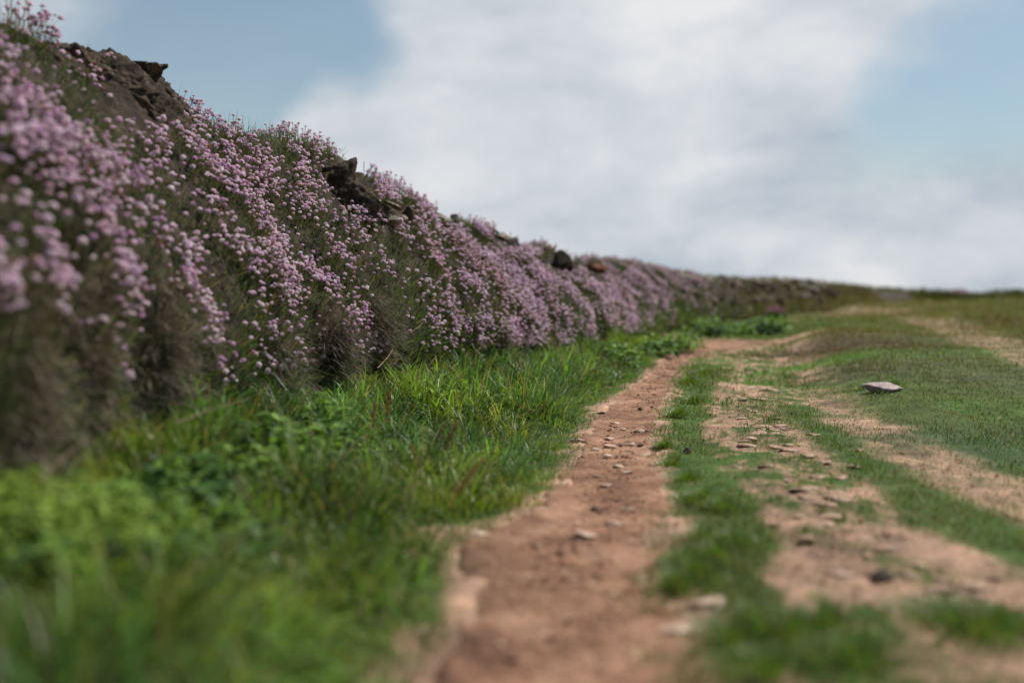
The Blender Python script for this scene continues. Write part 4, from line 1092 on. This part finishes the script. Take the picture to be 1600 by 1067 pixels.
ps = [(905, 690, 34, M_PALE, 'flat pale stone at the left path edge beside the grass'), (930, 703, 20, M_PALE, 'lumpy pale stone just inside the left path edge'), (1000, 698, 13, M_DARKST, 'small dark lump built as the shaded side of a stone near the middle of the path'), (985, 695, 20, M_PALE, 'pale stone touching the dark lump built as its shaded side'),  # dark lump built in place of the pale stone's shaded right side
      (1000, 674, 22, M_PALE, 'flat pale stone with a dark shade lump at its right end'), (1010, 675, 7, M_DARKST, 'tiny dark lump built as shade at the end of the flat pale stone'), (962, 662, 20, M_PALE, 'angular stone highest in the stony stretch'), (973, 671, 14, M_PALE, 'rounded grey stone in the stony stretch'),  # tiny dark lump stands in for shade at the stone's right end
      (952, 686, 22, M_PALE, 'flat stone half sunk left of the middle path'), (950, 698, 26, M_PALE, 'long sunk stone in the row across the path'), (946, 713, 20, M_PALE, 'thin pale stone chip across the left path'), (1011, 711, 24, M_PALE, 'flat pale stone at the right path edge'),
      (965, 729, 22, M_PALE, 'pale flat chip right of the path centre'), (980, 739, 22, M_PALE, 'pale sunken stone toward the right side'), (932, 744, 14, M_PALE, 'small pale chip left of the path centre'), (947, 760, 24, M_PALE, 'elongated flat chip in the middle of the path'),
      (928, 797, 16, M_DARKST, 'dark brown clod on the nearer dirt'), (915, 838, 52, M_PALE, 'largest smooth stone sunk in the path'), (985, 797, 24, M_PALE, 'blurred pale stone near the right path edge'), (960, 820, 34, M_PALE, 'flat stone behind the largest smooth stone'), (745, 835, 40, M_PALE, 'flat stone at the grass corner left of the path'),
      (1000, 640, 10, M_DARKST, 'tiny dark pebble up the path'), (1018, 637, 7, M_DARKST, 'dark speck of stone at the narrow part'), (940, 648, 14, M_DARKST, 'dark earth clod at the left grass edge'), (1030, 590, 9, M_PALE, 'pale pebble where the path narrows'),
      (1060, 985, 66, M_PALE, 'blurred tan stone at the right edge of the near path'), (1100, 945, 66, M_PALE, 'blurred flat tan stone below the near grass tuft'), (838, 975, 12, M_PALE, 'small white pebble on the near dirt'), (900, 912, 16, M_PALE, 'pale pebble left on the near dirt'), (960, 930, 22, M_PALE, 'pale pebble right on the near dirt'),
      (1070, 1010, 26, M_PALE, 'small tan stone beside the near blurred one'), (890, 690, 12, M_PALE, 'chip lying against the verge grass')]
for i, (u, v, w, mt, lb) in enumerate(ps): path_stone(u, v, w, mt, lb, 700 + i, .30 if mt is M_PALE else .6, sink=.45 if mt is M_PALE else .3)
for i in range(150):
    v = 560 + 500 * r.random() ** 1.4; f = r.random(); a = np.interp(v, [x[0] for x in PE][::-1], [x[1] for x in PE][::-1]); b = np.interp(v, [x[0] for x in PE][::-1], [x[2] for x in PE][::-1])
    path_stone(a + (b - a) * (.06 + .88 * f), v, r.uniform(2.5, 7) * (1 + (v - 560) / 400), M_PALE if r.random() < .92 else M_DARKST, 'tiny loose chip of stone scattered on the red path', 800 + i % 10, .22, 'loose chips on the path')
ws = []
for i in range(110):
    v = 560 + 470 * r.random() ** 1.1; c = np.interp(v, [545, 600, 660, 740, 820, 900, 1000], [1150, 1165, 1190, 1230, 1300, 1420, 1600]); wd = np.interp(v, [545, 700, 1000], [35, 75, 220])
    u = c + r.normal(0, wd * .55)
    if u > 1590: continue
    path_stone(u, v, r.uniform(8, 30) * (1 + (v - 560) / 420), M_TAN, ('sharp-edged small' if v < 700 else 'blurred larger') + ' tan stone embedded in the worn turf' + (' close to the path' if u < c else ' on the far side from the path'), 830 + i % 12, .26, 'stones in the worn turf', .62)
path_stone(1375, 905, 44, M_DARKST, 'dark blurred stone in the near worn patch at right', 870, .6)
path_stone(1075, 707, 16, M_DARKST, 'dark clod in the green strip right of the path', 871, .7)

# ------------------------------------------------------------------ plants on the skyline and thrift cushions in the field
def spike_weed(u, vtop, vbase, s_off, label, leafy=True):
    s = s_at_u(u, 1.03); P, N = bank_pt(np.array([s]), np.array([1.05])); p = P[0]; H = max(.08, (vbase - vtop) / FPX * p[1]); r = np.random.default_rng(int(u)); parts = []
    lean = r.normal(0, .08, 2); tip = np.array((lean[0] * H, lean[1] * H, H)); V, Q = stem_curve(np.zeros((1, 3)), (tip * .5)[None], tip[None], np.array([.0016 * p[1] / 6]), 5); C = np.tile((.07, .09, .04), (len(V), 1))
    o = empty('spiky_weed', p - np.array((0, 0, .01)), label, 'weed', 'spiky weeds on the bank crest'); link('stalk', raw_mesh('stalk', V, Q, None, C), M_STEM, o)
    for k in range(46 if leafy else 14):
        t = r.uniform(.25 if leafy else .75, 1.0); c = tip * t; a = r.uniform(0, 6.28); l = (.030 * (1.25 - t) + .008) * H / .18 * (1 if leafy else .5); d = np.array((math.cos(a), math.sin(a), r.uniform(-.1, .9))); sd_ = np.cross(d, (0, 0, 1)); sd_ = sd_ / np.linalg.norm(sd_) * l * .28
        parts.append((np.array([c, c + d * l * .5 - sd_, c + d * l, c + d * l * .5 + sd_]), np.array([(0, 1, 2, 3)]), None, np.tile(np.array((.055, .085, .05)) * r.uniform(.6, 1.4), (4, 1))))
    V, Q, T, C = merge(parts); link('leaves', raw_mesh('leaves', V, Q, T, C), M_LEAF, o)


for (u, a, b, lf, lb) in [(838, 363, 388, True, 'leftmost leafy spike of the row on the crest'), (855, 363, 392, True, 'tallest leafy spike on the crest'), (865, 373, 395, True, 'leafy spike just right of the tallest'), (874, 379, 397, True, 'third short leafy spike in the crest row'), (883, 381, 399, True, 'leafy spike before the gap in the crest row'), (897, 385, 402, True, 'leafy spike after the gap, leaning'), (902, 383, 404, True, 'bushiest last leafy spike of the crest row'),
                         (791, 350, 374, False, 'thin grass stalk at the left of the crest fringe'), (803, 347, 376, False, 'thin tall grass stalk with seed head on the crest'), (813, 348, 380, False, 'thin curved grass stalk before the leafy spikes'), (820, 360, 382, False, 'short grass stalk beside the curved one'), (687, 286, 322, False, 'tall thin stalk against the cloud above the flowers'), (651, 283, 306, False, 'short stalk left of the tall thin one'), (574, 214, 252, False, 'lone tall seed stalk above the dark crag'), (930, 394, 410, False, 'thin stalk past the leafy spikes'), (1000, 404, 420, False, 'thin stalk over the farther stones')]:
    spike_weed(u, a, b, 0, lb, lf)


def cushion(p, R, H, n, col, label, name='thrift_cushion'):
    """a thrift plant: low green dome set with pink heads"""
    r = np.random.default_rng(int(abs(p[0]) * 100)); o = empty(name, p, label, 'flower'); parts = []
    a = r.uniform(0, 6.28, 900); d = np.sqrt(r.random(900)) * R; c = np.array((.05, .09, .03)) * r.uniform(.6, 1.4, (900, 1))
    V, Q, C = blades(np.stack([np.cos(a) * d, np.sin(a) * d, 0 * d - .01], 1), H * (1.05 - .5 * (d / R) ** 2) * r.uniform(.6, .9, 900), np.full(900, .004 * R / .15), a, r.uniform(0, .5, 900), r.uniform(0, .8, 900), 3, None, c)
    link('leaves', raw_mesh('leaves', V, Q, None, C), M_TURF, o)
    HV, HQ, HT, HC = head_mesh(1, 5)
    for k in range(n):
        a = r.uniform(0, 6.28); d = math.sqrt(r.random()) * R; q = np.array((math.cos(a) * d, math.sin(a) * d, H * (1.0 - .4 * (d / R) ** 2) * r.uniform(.8, 1.1))); sc = R / .15 * 1.1
        parts.append((HV * sc + q, HQ, HT, np.clip(HC * np.array(col) * r.uniform(.8, 1.15), 0, .95)))
    V, Q, T, C = merge(parts); h = link('blossom', raw_mesh('blossom', V, Q, T, C), M_PETAL, o)
    return tag(h, None, None, None, 'stuff') if n > 100 else h


q = ground_pt(1380, 612); o = link('pale_boulder', rock_mesh(77, (.115, .075, .05), sub=4), M_PALE2); o.location = (q[0], q[1], q[2] + .012); o.rotation_euler = (0, .05, -.5); tag(o, 'pale pinkish boulder lying alone in the field right of the track', 'boulder')
cushion(ground_pt(1210, 499), .24, .30, 50, (.62, .30, .44), 'deep pink flower clump at the far wall foot')
cushion(ground_pt(1498, 470), .9, .85, 90, (.75, .42, .48), 'pink flowering clump on the skyline of the field')

# hummocks and low heath at the field's skyline
def heath(u, v, R, H, seed, label):
    p = ground_pt(u, v, -.05 * H); r = np.random.default_rng(seed); n = 3500; a = r.uniform(0, 6.28, n); el = np.arccos(r.random(n)); lump = 1 + .25 * fbm(np.cos(a) * 2 + seed, np.sin(a) * 2, el * 2, 3)
    q = np.stack([np.cos(a) * np.sin(el) * R * 1.7 * lump, np.sin(a) * np.sin(el) * R * lump, np.cos(el) * H * lump], 1) * r.uniform(.6, 1, (n, 1))
    c = np.where((r.random(n) < .4)[:, None], np.array((.085, .065, .03)), np.array((.06, .085, .025))) * r.uniform(.5, 1.5, (n, 1))
    V, Q, C = blades(q, r.uniform(.2, .4, n) * H, np.full(n, .02 * R), a, r.uniform(0, .9, n), r.uniform(0, .8, n), 3, None, c)
    o = link('heath_shrub', raw_mesh('heath_shrub', V, Q, None, C), M_TURF); o.location = p; return tag(o, label, 'shrub', 'low heath shrubs in the field')


for (u, v, R, H, lb) in [                         (1440, 474, 2.6, .8, 'low shrub on the skyline left of the pink clump'), (1400, 474, 2.4, .70, 'low shrub on the skyline close to the wall end'), (1550, 474, 2.6, .75, 'low shrub on the skyline right of the pink clump'), (1590, 474, 2.4, .8, 'last low shrub on the skyline')]:
    heath(u, v, R, H, int(u), lb)
